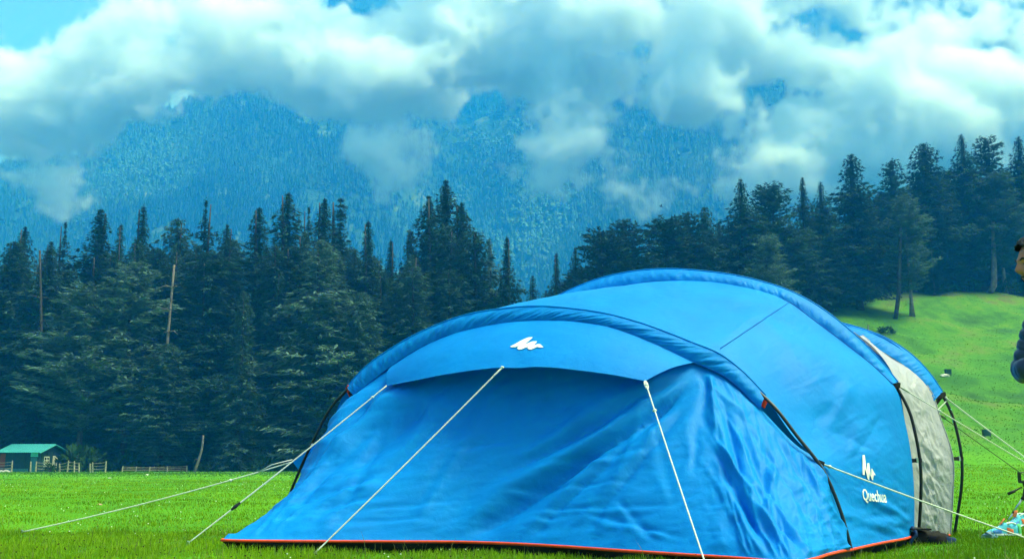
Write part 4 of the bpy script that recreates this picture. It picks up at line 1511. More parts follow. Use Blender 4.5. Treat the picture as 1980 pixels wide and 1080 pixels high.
# --- orange piping along the hem and the black mud skirt below it
def hem(path, inward):
    p = smooth_curve(path[::max(1, len(path) // 60)], 140)
    tube_on('hem_piping', p, .011, 'trim')
    n = 6
    vvv = np.linspace(0, 1, n)
    low = p.copy(); low[:, 2] = -.03
    low = low + inward * .10
    G = (p - UP * .008)[:, None] * (1 - vvv)[None, :, None] + low[:, None] * vvv[None, :, None]
    s = np.linspace(0, 40, len(p))
    G[:, 1:-1] += (inward * .02)[None, None] * np.sin(s)[:, None, None]
    sheet('mud_skirt', G, M['skirt'])


hem(trim_front[int(len(trim_front) * .10):], axis)
hem(trim_body, -side)
hem(trim_rear, -side)

# --- fibreglass hoops
def hoop(px_left, crest, px_right, foot, extra=None, off=0.0):
    pts = [crest]
    if px_left is not None: pts = [on_arch(px_left, foot)] + pts
    if extra is not None: pts = [extra] + pts
    pts = pts + [on_arch(px_right, foot, off)]
    p = smooth_curve(np.vstack([q if len(q) < 25 else q[::12] for q in pts]), 110)
    tube_on('hoop', p - UP * .004, (.0135), 'pole', n=8)
    return p


hoopA = hoop([(548, 1032), (556, 968), (585, 895), (610, 842), (640, 787)], cA[4:-4] - UP * .03, [(1500, 788), (1540, 840), (1590, 905), (1625, 985), (1651, 1080)], A_R, None, -.06)
hoopB = hoop(None, cB[30:-4] - UP * .03, [(1755, 786), (1770, 838), (1779, 890), (1781, 940), (1779, 990), (1775, 1050)], B_R, left + axis * .1)
hoopC = hoop(None, cC[4:-3] - UP * .03, [(1840, 798), (1853, 845), (1860, 890), (1859, 940), (1852, 990), (1844, 1040)], C_R, farL)
# metal ferrules and pale tape on the hoops
for a, b, foot, m in (((1606, 938), (1615, 960), A_R, 'silver'), ((1837, 790), (1845, 816), C_R, 'board_light'), ((604, 856), (600, 866), A_R, 'silver')):
    tube_on('ferrule', on_arch([a, ((a[0] + b[0]) / 2, (a[1] + b[1]) / 2), b], foot), .0118, m, n=8)


def strap(a, b, w=.032, m='webbing', parent=tent, buckle=True):
    d = b - a
    L = np.linalg.norm(d); d /= L
    n = np.cross(d, UP); n /= np.linalg.norm(n)
    Rm = np.stack([d, n, np.cross(d, n)], 1)
    q = MB(); q.box((a + b) / 2, (L, .012, w), Rm)
    o = q.build('clip_strap', M[m], parent)
    if buckle:
        q = MB(); q.box(a + d * L * .62, (.016, .018, w * 1.25), Rm)
        q.build('buckle', M['silver'], o)
    return o


pB = lambda x, y, f, o=0.0: on_plane(x, y, f + axis * o, axis)
strap(pB(1759, 890, B_R, -.05), pB(1782, 889, B_R))
strap(pB(1842, 886, C_R, -.10), pB(1862, 886, C_R))
# webbing that ends the sleeves
strap(pB(1716, 737, B_R, -.10), pB(1740, 745, B_R), .045, 'webbing', tent, False)
strap(pB(1722, 756, B_R, -.10), pB(1737, 744, B_R), .03, 'webbing', tent, False)
strap(pB(1805, 768, C_R, -.12), pB(1828, 762, C_R), .045, 'webbing', tent, False)
strap(pB(1808, 782, C_R, -.10), pB(1822, 764, C_R), .03, 'webbing', tent, False)
o_ = strap(pB(1474, 786, A_R, -.03), pB(1482, 768, A_R), .04, 'red_web', tent, False)
o_ = strap(pB(680, 766, A_R, -.03), pB(671, 747, A_R), .05, 'red_web', tent, False)
strap(pB(676, 757, A_R, -.05), pB(683, 770, A_R, -.05), .03, 'webbing', tent, False)
strap(pB(1583, 893, A_R, -.03), pB(1593, 897, A_R), .035, 'webbing', tent, False)


# --- printing on the cloth
def project(o_list, px_pts):
    out = []
    for p in px_pts:
        d = Vector(ray(*p)).normalized()
        best = None
        for bvh in o_list:
            loc, n, i, dist = bvh.ray_cast(Vector(CAM), d)
            if loc is not None and (best is None or dist < best[0]): best = (dist, loc, n)
        if best is None: return None
        out.append(np.array(best[1]) - np.array(d) * .012)
    return np.array(out)


def bvh_of(G):
    nu, nv = G.shape[:2]
    i, j = np.meshgrid(np.arange(nu - 1), np.arange(nv - 1), indexing='ij')
    q = np.stack([i * nv + j, (i + 1) * nv + j, (i + 1) * nv + j + 1, i * nv + j + 1], -1).reshape(-1, 4)
    return BVHTree.FromPolygons([tuple(v) for v in G.reshape(-1, 3)], q.tolist())


BV_H, BV_B = bvh_of(hoodG), bvh_of(bodyG)


def print_poly(name, poly, bvh, cuts=2):
    bm = bmesh.new()
    vs = [bm.verts.new((x, y, 0)) for x, y in poly]
    f = bm.faces.new(vs)
    f.normal_update()
    bmesh.ops.triangulate(bm, faces=[f], ngon_method='EAR_CLIP')
    bmesh.ops.subdivide_edges(bm, edges=bm.edges[:], cuts=cuts, use_grid_fill=True)
    bm.verts.ensure_lookup_table()
    pts = project([bvh], [(v.co.x, v.co.y) for v in bm.verts])
    bmesh.ops.triangulate(bm, faces=bm.faces[:])
    bm.verts.index_update()
    t = [[v.index for v in f.verts] for f in bm.faces]
    bm.free()
    return link_mesh(name, local(tent, pts), np.array(t), M['white_print'], tent, True)


k = lambda x, y: (960 + x * 120 / 1851, 630 + y * 120 / 1851)
emblem = [k(*p) for p in [(405, 605), (540, 540), (700, 445), (850, 370), (960, 330), (1085, 330), (1030, 385), (930, 470), (835, 550), (960, 495), (1075, 452), (1210, 450), (1180, 500), (1090, 580),
                          (1160, 555), (1230, 528), (1310, 540), (1405, 632), (1290, 635), (1215, 615), (1120, 660), (1030, 695), (965, 690), (925, 660), (940, 615), (860, 640), (760, 685), (660, 695), (615, 660), (640, 615), (720, 545),
                          (650, 590), (560, 625), (440, 625)]]
print_poly('emblem', emblem, BV_H)
sq = project([BV_B], [(1526 - 135 * t, 584 + 90 * t) for t in np.linspace(0, .99, 24)])
tube_on('seam', sq, .0028, 'sleeve')
k2 = lambda x, y: (1600 + x * 200 / 1350, 840 + y * 160 / 1080)
emblem2 = [k2(*p) for p in [(458, 262), (487, 262), (500, 370), (508, 450), (514, 450), (518, 370), (545, 365), (555, 440), (566, 520), (572, 520), (574, 440), (582, 438), (630, 527), (604, 520), (598, 560), (594, 592), (578, 580), (562, 535), (552, 500),
                            (548, 545), (543, 590), (524, 570), (508, 510), (492, 440), (488, 520), (460, 520)]]
print_poly('emblem', emblem2, BV_B)


def print_text(txt, x0, x1, y_base0, y_base1, capx, shear):
    cu = bpy.data.curves.new('lettering', 'FONT')
    cu.body = txt
    cu.resolution_u = 4
    cu.offset = .014
    o = bpy.data.objects.new('lettering', cu)
    COL.objects.link(o)
    bpy.context.view_layer.update()
    me = bpy.data.meshes.new_from_object(o.evaluated_get(bpy.context.evaluated_depsgraph_get()))
    bpy.data.objects.remove(o)
    bm = bmesh.new(); bm.from_mesh(me)
    bmesh.ops.triangulate(bm, faces=bm.faces[:])
    bm.verts.ensure_lookup_table()
    co = np.array([v.co[:] for v in bm.verts])
    w, hh = co[:, 0].max() - co[:, 0].min(), .69
    u, v = (co[:, 0] - co[:, 0].min()) / w, co[:, 1] / hh
    X = x0 + (x1 - x0) * u + shear * v
    Y = y_base0 + (y_base1 - y_base0) * u - capx * v
    pts = project([BV_B], list(zip(X, Y)))
    t = [[q.index for q in f.verts] for f in bm.faces]
    bm.free()
    link_mesh('lettering', local(tent, pts), np.array(t), M['white_print'], tent, False)


print_text('Quechua', 1669.5, 1715, 966, 970.5, 22, -2.5)


# ------------------------------------------------------------------ guy ropes
GUY = 'guy ropes of the blue tent'


def guy(label, pts, m='cord', r=.0058, knots=(), runner=None, peg=True, sag=.0):
    pts = np.array(pts)
    a, b = pts[0], pts[-1]
    root = thing('guy_rope', label, 'guy rope', b, 0, GUY)
    p = smooth_curve(pts, 40) if len(pts) > 2 else np.linspace(a, b, 40)
    t = np.linspace(0, 1, 40)
    p[:, 2] -= sag * 4 * t * (1 - t)
    q = MB(); q.tube(p, r, 6); q.build('cord', M[m], root, True)
    for kx in knots:
        c = p[int(kx * 39)]
        q = MB(); q.blob(c, (r * 2.6, r * 2.6, r * 2.2), int(kx * 100), .2, 8, 5); q.build('knot', M[m], root, True)
    # the loop with which it is tied on
    d = (p[3] - p[0]) / np.linalg.norm(p[3] - p[0])
    q = MB()
    sd = np.cross(d, UP); sd /= np.linalg.norm(sd)
    ln = [p[0] + d * (.10 * (1 - math.cos(w)) / 2) + sd * .013 * math.sin(w) for w in np.linspace(0, 6.28, 14)]
    q.tube(np.array(ln), r * .8, 5, False); q.build('loop', M[m], root, True)
    if runner is not None:
        c = p[int(runner * 39)]
        q = MB(); q.tube(np.array([c - d * .045, c, c + d * .045]), [.008, .016, .008], 6); q.build('runner', M['black_plastic'], root)
    if peg:
        q = MB()
        g = b.copy(); g[2] = float(height(b[0], b[1]))
        q.tube(np.array([g + [0, 0, -.12], g + [0, 0, .01], g + [.01, -.006, .035], g + [.025, -.01, .03], g + [.03, -.01, .012]]), .005, 6)
        q.build('peg', M['silver'], root)
    return root, p


guy('guy rope with a black runner, from the left corner of the hood', [hood_l, on_z(360, 1052, .02)], runner=.77, knots=(.08,), sag=.01)
r2, p2_ = guy('long guy rope running far left from the flap behind the porch, with a knot', [cf[0], on_z(40, 1028, .02)], knots=(.235,), sag=.03)
q = MB(); q.tube(np.array([cf[0] + [0, -.02, .02], p2_[3] + [0, -.02, .03], p2_[5]]), .005, 5); q.build('cord', M['cord'], r2, True)
guy('guy rope from the middle of the hood edge down across the porch front', [hood_c - axis * .01, on_z(607, 1070, .02)], knots=(.02,), sag=.008)
guy('guy rope from the right corner of the hood down across the porch front', [hood_r - axis * .01, on_z(1377, 1128, .0)], knots=(.03, .2), sag=.006)
pA = pB(1592, 897, A_R)
guy('guy rope crossing the side lettering, from the front hoop towards the trainers', [pA, on_z(2022, 1052, .0)], knots=(.05,), sag=.01)
e6 = pB(1828, 768, C_R)
guy('upper of the two white guy ropes running right from the rear hoop', [e6, on_z(2200, 1043, .0)], sag=.01, knots=(.02,))
e7 = pB(1741, 748, B_R)
guy('lower white guy rope from the end of the main hoop, passing before the grey wall', [e7, on_z(2215, 1034, .0)], r=.0045, sag=.0, knots=(.16,))
e8 = pB(1818, 802, C_R, -.10)
guy('thin dark guy rope under the white ones, leading towards the tripod', [e8, on_z(2110, 1008, .0)], 'dark_cord', .0035, sag=.01)
# short white tie from the grey wall to the rear hoop
q = MB(); q.tube(smooth_curve([pB(1808, 797, C_R, -.14), pB(1820, 785, C_R, -.06), pB(1831, 774, C_R)], 12), .0055, 6); q.build('tie', M['cord'], tent, True)
# white hook peg at the foot of the front hoop
pg = on_z(1623, 1082)
r = thing('tent_peg', 'white hooked peg in the grass at the foot of the front hoop', 'tent peg', pg)
q = MB(); q.tube(smooth_curve([pg + [0, 0, -.08], pg + [0, 0, .02], pg + [.004, 0, .05], pg + [.018, 0, .055], pg + [.026, 0, .03]], 16), .006, 6); q.build('shaft', M['white_wood'], r, True)
q = MB(); q.blob(pg + [.026, 0, .028], (.008, .008, .008), 3, .05, 8, 5); q.build('tip', M['white_wood'], r, True)


# black bundle pushed under the hem at the main hoop
def bundle():
    g = on_z(1772, 1052)
    r = thing('folded_bundle', 'black folded bundle with blue straps lying at the foot of the main hoop', 'bundle', g)
    q = MB()
    q.blob(g + [0, .05, .05], (.17, .10, .075), 5, .22, 14, 9)
    q.blob(g + [.16, .02, .04], (.11, .08, .06), 6, .25, 12, 8)
    q.build('roll', M['skirt'], r, True)
    for dx, ang in ((-.12, .5), (-.03, -.2)):
        q = MB()
        q.tube(smooth_curve([g + [dx - .05, -.07, .02], g + [dx, -.09, .09], g + [dx + .07 * ang, -.04, .14]], 10), .014, 5)
        q.build('strap', M['bag_blue'], r, True)
    q = MB(); q.box(g + [.02, -.04, .125], (.16, .08, .012)); q.build('flap', M['webbing'], r)
    q = MB(); q.blob(g + [.27, -.02, .03], (.05, .04, .035), 8, .4, 9, 6); q.build('loose_cloth', M['bag_blue'], r, True)


bundle()


# ------------------------------------------------------------------ trainers, tripod
def shoe(px, py, rz, label, scale=1.0, heel_up=0.0):
    g = on_z(px, py)
    r = thing('trainer', label, 'trainer', g, rz, 'pair of cyan trainers on the grass')
    L = .295 * scale
    n, k = 28, 16
    t = np.linspace(0, 1, n)                              # 0 toe .. 1 heel; the toe points along -x
    wid = np.interp(t, [0, .06, .2, .35, .6, .85, .96, 1], [.012, .032, .046, .049, .038, .036, .028, .010]) * scale
    top = np.interp(t, [0, .06, .2, .38, .5, .62, .72, .88, .97, 1], [.028, .048, .060, .085, .118, .112, .088, .096, .108, .095]) * scale
    bot = .024 * scale + .012 * scale * np.clip(1 - t / .15, 0, 1)
    X = (t - .3) * L

    def ring_mesh(z0f, z1f, wf, a0=0, a1=math.pi, t0=0, t1=1, off=0.0):
        sel = np.where((t >= t0) & (t <= t1))[0]
        aa = np.linspace(a0, a1, k)
        v = []
        for i in sel:
            z0, z1, w = z0f[i], z1f[i], wf[i]
            for a in aa:
                sy = math.copysign(abs(math.cos(a)) ** .7, math.cos(a))
                v.append((X[i], (w + off) * sy, z0 + (z1 - z0 + off) * abs(math.sin(a)) ** .8))
        f = []
        for i in range(len(sel) - 1):
            for j in range(k - 1):
                f.append((i * k + j, i * k + j + 1, (i + 1) * k + j + 1, (i + 1) * k + j))
        for base, rev in ((0, False), ((len(sel) - 1) * k, True)):
            c = list(range(base, base + k))
            for j in range(1, k - 1):
                f.append((c[0], c[j + 1], c[j]) if not rev else (c[0], c[j], c[j + 1]))
        q = MB(); q.is_local = True
        v = np.array(v)
        if heel_up:
            c, s = math.cos(heel_up), math.sin(heel_up)
            x, z = v[:, 0].copy(), v[:, 2].copy()
            v[:, 0], v[:, 2] = c * x - s * z, s * x + c * z + abs(s) * L * .3
        q.add(v, f)
        return q
    ring_mesh(np.full(n, .001), np.full(n, .012), wid * 1.03, 0, math.pi).build('outsole', M['shoe_sole'], r, True)
    sole_h = np.full(n, .034 * scale) + .010 * scale * sstep(.6, 1, t)
    # midsole as a thick wavy slab
    ring_mesh(np.full(n, .008), sole_h, wid * 1.10).build('midsole', M['shoe_white'], r, True)
    ring_mesh(bot, top, wid).build('upper', M['shoe_cyan'], r, True)
    ring_mesh(bot, top, wid, 0, math.pi * .30, .12, .42, .0025).build('overlay', M['shoe_blue'], r, True)
    ring_mesh(bot, top * .92, wid, math.pi * .72, math.pi, .12, .42, .0025).build('overlay', M['shoe_blue'], r, True)
    ring_mesh(bot, top * .8, wid, 0, math.pi * .25, .55, .75, .004).build('side_patch', M['shoe_orange'], r, True)
    ring_mesh(bot, top * .8, wid, math.pi * .75, math.pi, .55, .75, .004).build('side_patch', M['shoe_orange'], r, True)
    ring_mesh(bot, top, wid, 0, math.pi, .88, 1.0, .003).build('heel_counter', M['shoe_green'], r, True)

    def rot(p):
        p = np.array(p, float)
        if heel_up:
            c, s = math.cos(heel_up), math.sin(heel_up)
            x, z = p[..., 0].copy(), p[..., 2].copy()
            p[..., 0], p[..., 2] = c * x - s * z, s * x + c * z + abs(s) * L * .3
        return p
    q = MB(); q.is_local = True
    q.add(rot([(x, y, z) for x, z in ((.03, .10), (.055, .128), (.075, .152), (.085, .15)) for y in (-.022 * scale, .022 * scale)]),
          [(0, 1, 3, 2), (2, 3, 5, 4), (4, 5, 7, 6)])
    q.build('tongue', M['shoe_orange'], r, True)
    a = np.linspace(0, 6.283, 18)
    q = MB(); q.is_local = True
    q.tube(rot(np.stack([.118 * scale + .048 * np.cos(a), .030 * scale * np.sin(a), .104 * scale - .010 * np.cos(a * 2) + .006 * np.cos(a)], -1)), .008, 6, False)
    q.build('collar', M['shoe_white'], r, True)
    for j in range(5):
        x = (-.02 + j * .017) * scale
        zt = float(np.interp(x / L + .3, t, top)) + .003
        q = MB(); q.is_local = True
        q.tube(rot(np.array([[x, -.026 * scale, zt - .012], [x + .004, 0, zt + .002], [x, .026 * scale, zt - .012]])), .0032, 5)
        q.build('lace', M['shoe_white'], r, True)


shoe(1928, 1035, -.10, 'nearer cyan and white trainer with an orange side patch, toe pointing left', 1.0)
shoe(1962, 1024, .35, 'farther cyan trainer with orange tongue, propped behind the nearer one', .95, .22)


def tripod():
    g = on_z(1986, 1012)
    y = g[1]
    r = thing('tripod', 'small silver legged camera tripod with a black pan head behind the trainers', 'tripod', g)
    c = lambda px, py, dy=0: at(px, py, y + dy)
    hub = c(1983, 958)
    q = MB(); q.tube(np.array([c(1983, 968), hub, c(1984, 948), c(1984, 938)]), [.020, .030, .030, .022], 10); q.build('hub', M['black_plastic'], r, True)
    for a in (2.9, -.45, 1.25):
        top = hub + np.array([math.cos(a) * .02, math.sin(a) * .02, -.01])
        foot = np.array([g[0] + math.cos(a) * .20, g[1] + math.sin(a) * .20, .0])
        mid = top * .42 + foot * .58
        q = MB(); q.tube(np.array([top + (mid - top) * .12, mid]), .0115, 8); leg = q.build('leg', M['silver'], r, True)
        q = MB(); q.tube(np.array([mid, foot + (top - foot) * .03]), .0085, 8); q.build('lower_tube', M['silver'], leg, True)
        q = MB(); q.tube(np.array([top, top + (mid - top) * .17]), [.02, .016], 8); q.build('knuckle', M['black_plastic'], leg, True)
        q = MB(); q.tube(np.array([mid + (top - mid) * .06, mid - (top - mid) * .05]), .015, 8); q.build('leg_lock', M['black_plastic'], leg, True)
        q = MB(); q.blob(foot, (.014, .014, .014), 1, .05, 8, 5); q.build('rubber_foot', M['black_plastic'], leg, True)
    q = MB(); q.tube(np.array([c(1984, 940), c(1984, 934), c(1984, 928)]), [.03, .036, .03], 10); q.build('pan_head', M['black_plastic'], r, True)
    q = MB(); q.tube(np.array([c(1976, 941), c(1964, 947), c(1960, 949.5), c(1949, 954)]), [.006, .009, .015, .016], 8); q.build('pan_handle', M['black_plastic'], r, True)
    q = MB(); q.box(c(1987, 931), (.17, .05, .022)); q.build('plate', M['black_plastic'], r)
    for px in (1971, 2002):
        q = MB(); q.box(c(px, 921.5), (.016, .045, .10)); q.build('clamp_jaw', M['black_plastic'], r)
    q = MB(); q.tube(np.array([c(1974, 912.5), c(1999, 912.5)]), .006, 6); q.build('clamp_bar', M['black_plastic'], r)


tripod()


# ------------------------------------------------------------------ the person at the right border
def skinned(name, verts, edges, radii, mat, parent, lvl=2, root=0):
    me = bpy.data.meshes.new(name)
    me.from_pydata(verts, edges, [])
    o = bpy.data.objects.new(name, me)
    COL.objects.link(o)
    sk = o.modifiers.new('skin', 'SKIN')
    sk.use_smooth_shade = True
    sk.branch_smoothing = .6
    if not me.skin_vertices:
        me.skin_vertices.new()
    for i, rr in enumerate(radii):
        d = me.skin_vertices[0].data[i]
        d.radius = (rr, rr) if not isinstance(rr, tuple) else rr
        d.use_root = (i == root)
    sb = o.modifiers.new('sub', 'SUBSURF'); sb.levels = lvl; sb.render_levels = lvl
    bpy.context.view_layer.update()
    nm = bpy.data.meshes.new_from_object(o.evaluated_get(bpy.context.evaluated_depsgraph_get()))
    bpy.data.objects.remove(o)
    nm.name = name
    nm.materials.clear(); nm.materials.append(mat)
    for p in nm.polygons: p.use_smooth = True
    o = bpy.data.objects.new(name, nm)
    COL.objects.link(o)
    if parent is not None: o.parent = parent
    return o


def person():
    yp = 4.56
    nose = at(1967, 524, yp)
    base = np.array([nose[0] + .120, yp, 0.0])
    base[2] = float(height(base[0], base[1]))
    r = thing('person', 'bearded person in a dark blue puffer jacket, cut off by the right border', 'person', base, math.pi)
    # local frame: +x is where the person looks, +y the person's left, z up; eyes at about 1.60 m
    ez = at(1975, 511, yp)[2] - base[2]
    k = ez / 1.60
    V = lambda *p: tuple(c * k for c in p)
    J = [V(-.06, 0, .95), V(-.07, 0, 1.13), V(-.085, 0, 1.32), V(-.06, 0, 1.45), V(-.03, 0, 1.53),
         V(-.06, .10, .90), V(-.03, .11, .50), V(-.07, .11, .09), V(.07, .13, .035),
         V(-.06, -.10, .90), V(-.03, -.11, .50), V(-.07, -.11, .09), V(.07, -.13, .035),
         V(-.095, .19, 1.41), V(.0, .25, 1.115), V(.055, .03, 1.18), V(.045, -.05, 1.20),
         V(-.095, -.19, 1.41), V(.0, -.25, 1.115), V(.050, -.11, 1.13), V(.045, -.05, 1.135)]
    E = [(0, 1), (1, 2), (2, 3), (3, 4), (0, 5), (5, 6), (6, 7), (7, 8), (0, 9), (9, 10), (10, 11), (11, 12), (2, 13), (13, 14), (14, 15), (15, 16), (2, 17), (17, 18), (18, 19), (19, 20)]
    R = [.10, .09, .085, .056, .055, .075, .055, .042, .035, .075, .055, .042, .035, .032, .030, .026, .028, .032, .030, .026, .028]
    # fingers, rooted in the palms
    Vn, En, Rn = list(J), list(E), list(R)

    def hand(pi, dirv, across, thumbv):
        p = np.array(J[pi]); d = np.array(dirv, float); d /= np.linalg.norm(d)
        ac = np.array(across, float)
        for i, (o, l) in enumerate(((-.028, .060), (-.009, .072), (.010, .068), (.028, .052))):
            a = p + ac * o + d * .03
            b = a + d * l * .55 + np.array([-.006, 0, 0]); c = b + d * l * .45 + np.array([-.018, 0, 0])
            n0 = len(Vn)
            Vn.extend([tuple(a), tuple(b), tuple(c)]); Rn.extend([.0095, .0088, .0075])
            En.extend([(pi, n0), (n0, n0 + 1), (n0 + 1, n0 + 2)])
        n0 = len(Vn)
        tv = np.array(thumbv, float)
        Vn.extend([tuple(p + tv * .032 + d * .0), tuple(p + tv * .055 + d * .028)]); Rn.extend([.011, .009])
        En.extend([(pi, n0), (n0, n0 + 1)])
    hand(16, (-.35, -1, .12), (0, .1, 1), (.0, -.3, 1))
    hand(20, (-.4, .8, .1), (0, -.1, 1), (.0, .3, 1))
    body = skinned('body', Vn, En, Rn, M['skin'], r, 2)
    # head: shaped on a fine sphere, joined into the body mesh
    n, m = 56, 56
    th = np.linspace(0, math.pi, m + 1)[:, None]
    ph = np.linspace(0, 2 * math.pi, n, endpoint=False)[None]
    X, Y, Z = np.sin(th) * np.cos(ph), np.sin(th) * np.sin(ph), np.cos(th) + 0 * ph
    hx = .096 * X * (1 + .06 * Z); hy = .074 * Y * (1 - .16 * np.clip(-Z, 0, 1)); hz = .122 * Z
    hx = np.where(X > 0, hx - .004 * np.clip(-Z, 0, 1), hx)
    f = np.clip(X, 0, 1)
    gz = lambda z0, s: np.exp(-((hz - z0) / s) ** 2)
    gy = lambda y0, s: np.exp(-((hy - y0) / s) ** 2)
    face = np.where(X > 0, 1, 0)
    hx = hx + face * (.023 * gy(0, .015) * np.exp(-((hz + .033) / .015) ** 2) + .015 * gy(0, .011) * np.exp(-((hz + .012) / .020) ** 2)   # nose tip and bridge
                      + .008 * gz(.020, .012) * gy(0, .045) - .010 * gz(-.004, .011) * (gy(.031, .015) + gy(-.031, .015))               # brow, eye sockets
                      + .009 * gz(-.064, .0065) * gy(0, .022) + .009 * gz(-.078, .007) * gy(0, .020) - .004 * gz(-.071, .003) * gy(0, .024)  # lips
                      + .013 * gz(-.108, .016) * gy(0, .03) + .006 * gz(-.03, .02) * (gy(.042, .018) + gy(-.042, .018)))
    cx, cz = .012 * k, ez
    vz = np.stack([(hx * k + cx), hy * k, hz * k + cz], -1).reshape(-1, 3)
    i, j = np.meshgrid(np.arange(m), np.arange(n), indexing='ij')
    j2 = (j + 1) % n
    qd = np.stack([i * n + j, (i + 1) * n + j, (i + 1) * n + j2, i * n + j2], -1).reshape(-1, 4)
    bm = bmesh.new(); bm.from_mesh(body.data)
    nv = [bm.verts.new(v) for v in vz]
    for q in qd:
        try: bm.faces.new([nv[a] for a in q])
        except ValueError: pass
    for s in (-1, 1):                                     # ears
        a = np.linspace(0, 2 * math.pi, 14, endpoint=False)
        ring = [bm.verts.new((cx + k * (-.012 + .017 * math.cos(w)), s * k * (.076 + .010 * (math.cos(w) < 0)), cz + k * (-.012 + .031 * math.sin(w)))) for w in a]
        c0 = bm.verts.new((cx - .010 * k, s * k * .068, cz - .012 * k)); c1 = bm.verts.new((cx - .010 * k, s * k * .080, cz - .012 * k))
        for q in range(14):
            bm.faces.new((ring[q], ring[(q + 1) % 14], c1)); bm.faces.new((ring[(q + 1) % 14], ring[q], c0))
    for fc in bm.faces: fc.smooth = True
    bm.to_mesh(body.data); bm.free()
    H = np.stack([hx, hy, hz], -1)

    def shell(name, mask, off, mat, noise=.004, seed=1):
        nn = H / (np.linalg.norm(H, axis=-1, keepdims=True))
        rg = np.random.default_rng(seed)
        w = (H + nn * (off + noise * (rg.random(H.shape[:2]) - .5) * 2)[..., None]) * k + np.array([cx, 0, cz])
        sel = mask[:-1] & mask[1:]
        q = np.stack([i * n + j, (i + 1) * n + j, (i + 1) * n + j2, i * n + j2], -1)[sel].reshape(-1, 4)
        used = np.unique(q)
        mp = np.full(w.reshape(-1, 3).shape[0], -1); mp[used] = np.arange(len(used))
        return link_mesh(name, w.reshape(-1, 3)[used], mp[q], mat, r, True)
    hair_m = (hz > .055 - .06 * np.clip(-X * 1.6, 0, 1) - .085 * (X < -.15) + .018 * (np.clip(X, 0, 1) > .8)) | ((X < -.35) & (hz > -.06))
    shell('hair', hair_m, .022 * np.ones_like(hx) + .010 * np.clip(X, 0, 1) * (hz > .06), M['hair'], .006, 3)
    beard_m = (X > -.15) & (hz < -.050 + .055 * np.clip(1 - X * 1.35, 0, 1)) & ~((np.abs(hz + .071) < .011) & (np.abs(hy) < .022) & (X > .5))
    shell('beard', beard_m, .006 * np.ones_like(hx) + .010 * (hz < -.09), M['hair'], .003, 4)
    lip = (X > .6) & (np.abs(hz + .071) < .013) & (np.abs(hy) < .021)
    shell('lips', lip, .0015 * np.ones_like(hx), M['lips'], .0, 5)
    for s in (-1, 1):
        q = MB(); q.is_local = True
        q.blob((cx + .079 * k, s * .031 * k, cz - .003 * k), (.012, .012, .011), 1, 0, 14, 9)
        e = q.build('eye', M['eye'], r, True)
        q = MB(); q.is_local = True
        q.blob((cx + .088 * k, s * .031 * k, cz - .003 * k), (.0045, .006, .006), 1, 0, 10, 6)
        q.build('iris', M['hair'], e, True)
        q = MB(); q.is_local = True
        q.tube(np.array([(cx + .098 * k, s * .014 * k, cz + .017 * k), (cx + .096 * k, s * .03 * k, cz + .024 * k), (cx + .082 * k, s * .05 * k, cz + .017 * k)]), [.004, .005, .002], 6)
        q.build('eyebrow', M['hair'], r, True)
    # jacket: puffed rings round trunk and sleeves
    JJ = [V(-.085, 0, .90), V(-.105, 0, 1.05), V(-.125, 0, 1.20), V(-.12, 0, 1.34), V(-.08, 0, 1.455), V(-.045, 0, 1.52),
          V(-.09, .185, 1.405), V(-.045, .225, 1.25), V(.0, .25, 1.115), V(.035, .14, 1.15), V(.055, .005, 1.185),
          V(-.09, -.185, 1.405), V(-.045, -.225, 1.25), V(.0, -.25, 1.115), V(.03, -.17, 1.125), V(.05, -.08, 1.13)]
    JE = [(0, 1), (1, 2), (2, 3), (3, 4), (4, 5), (3, 6), (6, 7), (7, 8), (8, 9), (9, 10), (3, 11), (11, 12), (12, 13), (13, 14), (14, 15)]
    JR = [.165, .16, .16, .16, .105, .082, .085, .073, .066, .060, .050, .085, .073, .066, .060, .050]
    jk = skinned('jacket', JJ, JE, JR, M['jacket'], r, 4, 2)
    me = jk.data
    co = np.array([v.co[:] for v in me.vertices]); no = np.array([v.normal[:] for v in me.vertices])
    bestd, ring = np.full(len(co), 9.), np.zeros(len(co))
    for chain in ((0, 1, 2, 3, 4, 5), (6, 7, 8, 9, 10), (11, 12, 13, 14, 15)):
        s0_ = 0.0
        for a, b in zip(chain[:-1], chain[1:]):
            pa, pb = np.array(JJ[a]), np.array(JJ[b])
            ab = pb - pa; L = np.linalg.norm(ab)
            t = np.clip(((co - pa) @ ab) / L ** 2, 0, 1)
            d = np.linalg.norm(co - (pa + t[:, None] * ab), axis=1) / ((JR[a] + JR[b]) / 2)
            bt = d < bestd
            bestd = np.where(bt, d, bestd); ring = np.where(bt, s0_ + t * L, ring)
            s0_ += L
    puff = np.abs(np.sin(ring * math.pi / .052)) ** .55 * .013 - .006 + .0035 * fbm2(co[:, 0] * 38 + co[:, 2] * 9 + 50, co[:, 1] * 38 + co[:, 2] * 30 + 50, 71, 3)
    co = co + no * puff[:, None]
    me.vertices.foreach_set('co', co.astype(np.float32).ravel()); me.update()
    # small white mark on the sleeve
    q = MB(); q.is_local = True
    q.box((.085 * k, .318 * k, 1.11 * k), (.022, .004, .006)); q.build('sleeve_mark', M['white_print'], r)
    for sg in (-1, 1):
        o = skinned('trouser_leg', [V(-.075, sg * .05, 1.05), V(-.068, sg * .075, .92), V(-.05, sg * .095, .75), V(-.03, sg * .11, .50), V(-.06, sg * .11, .28), V(-.07, sg * .11, .09)],
                    [(0, 1), (1, 2), (2, 3), (3, 4), (4, 5)], [.10, .112, .098, .078, .070, .068], M['trousers'], r, 2)
    for s in (-1, 1):
        q = MB(); q.is_local = True
        q.blob((.02 * k, s * .12 * k, .045), (.145, .05, .05), 3, .02, 16, 9)
        q.build('shoe', M['shoe_sole'], r, True)


person()


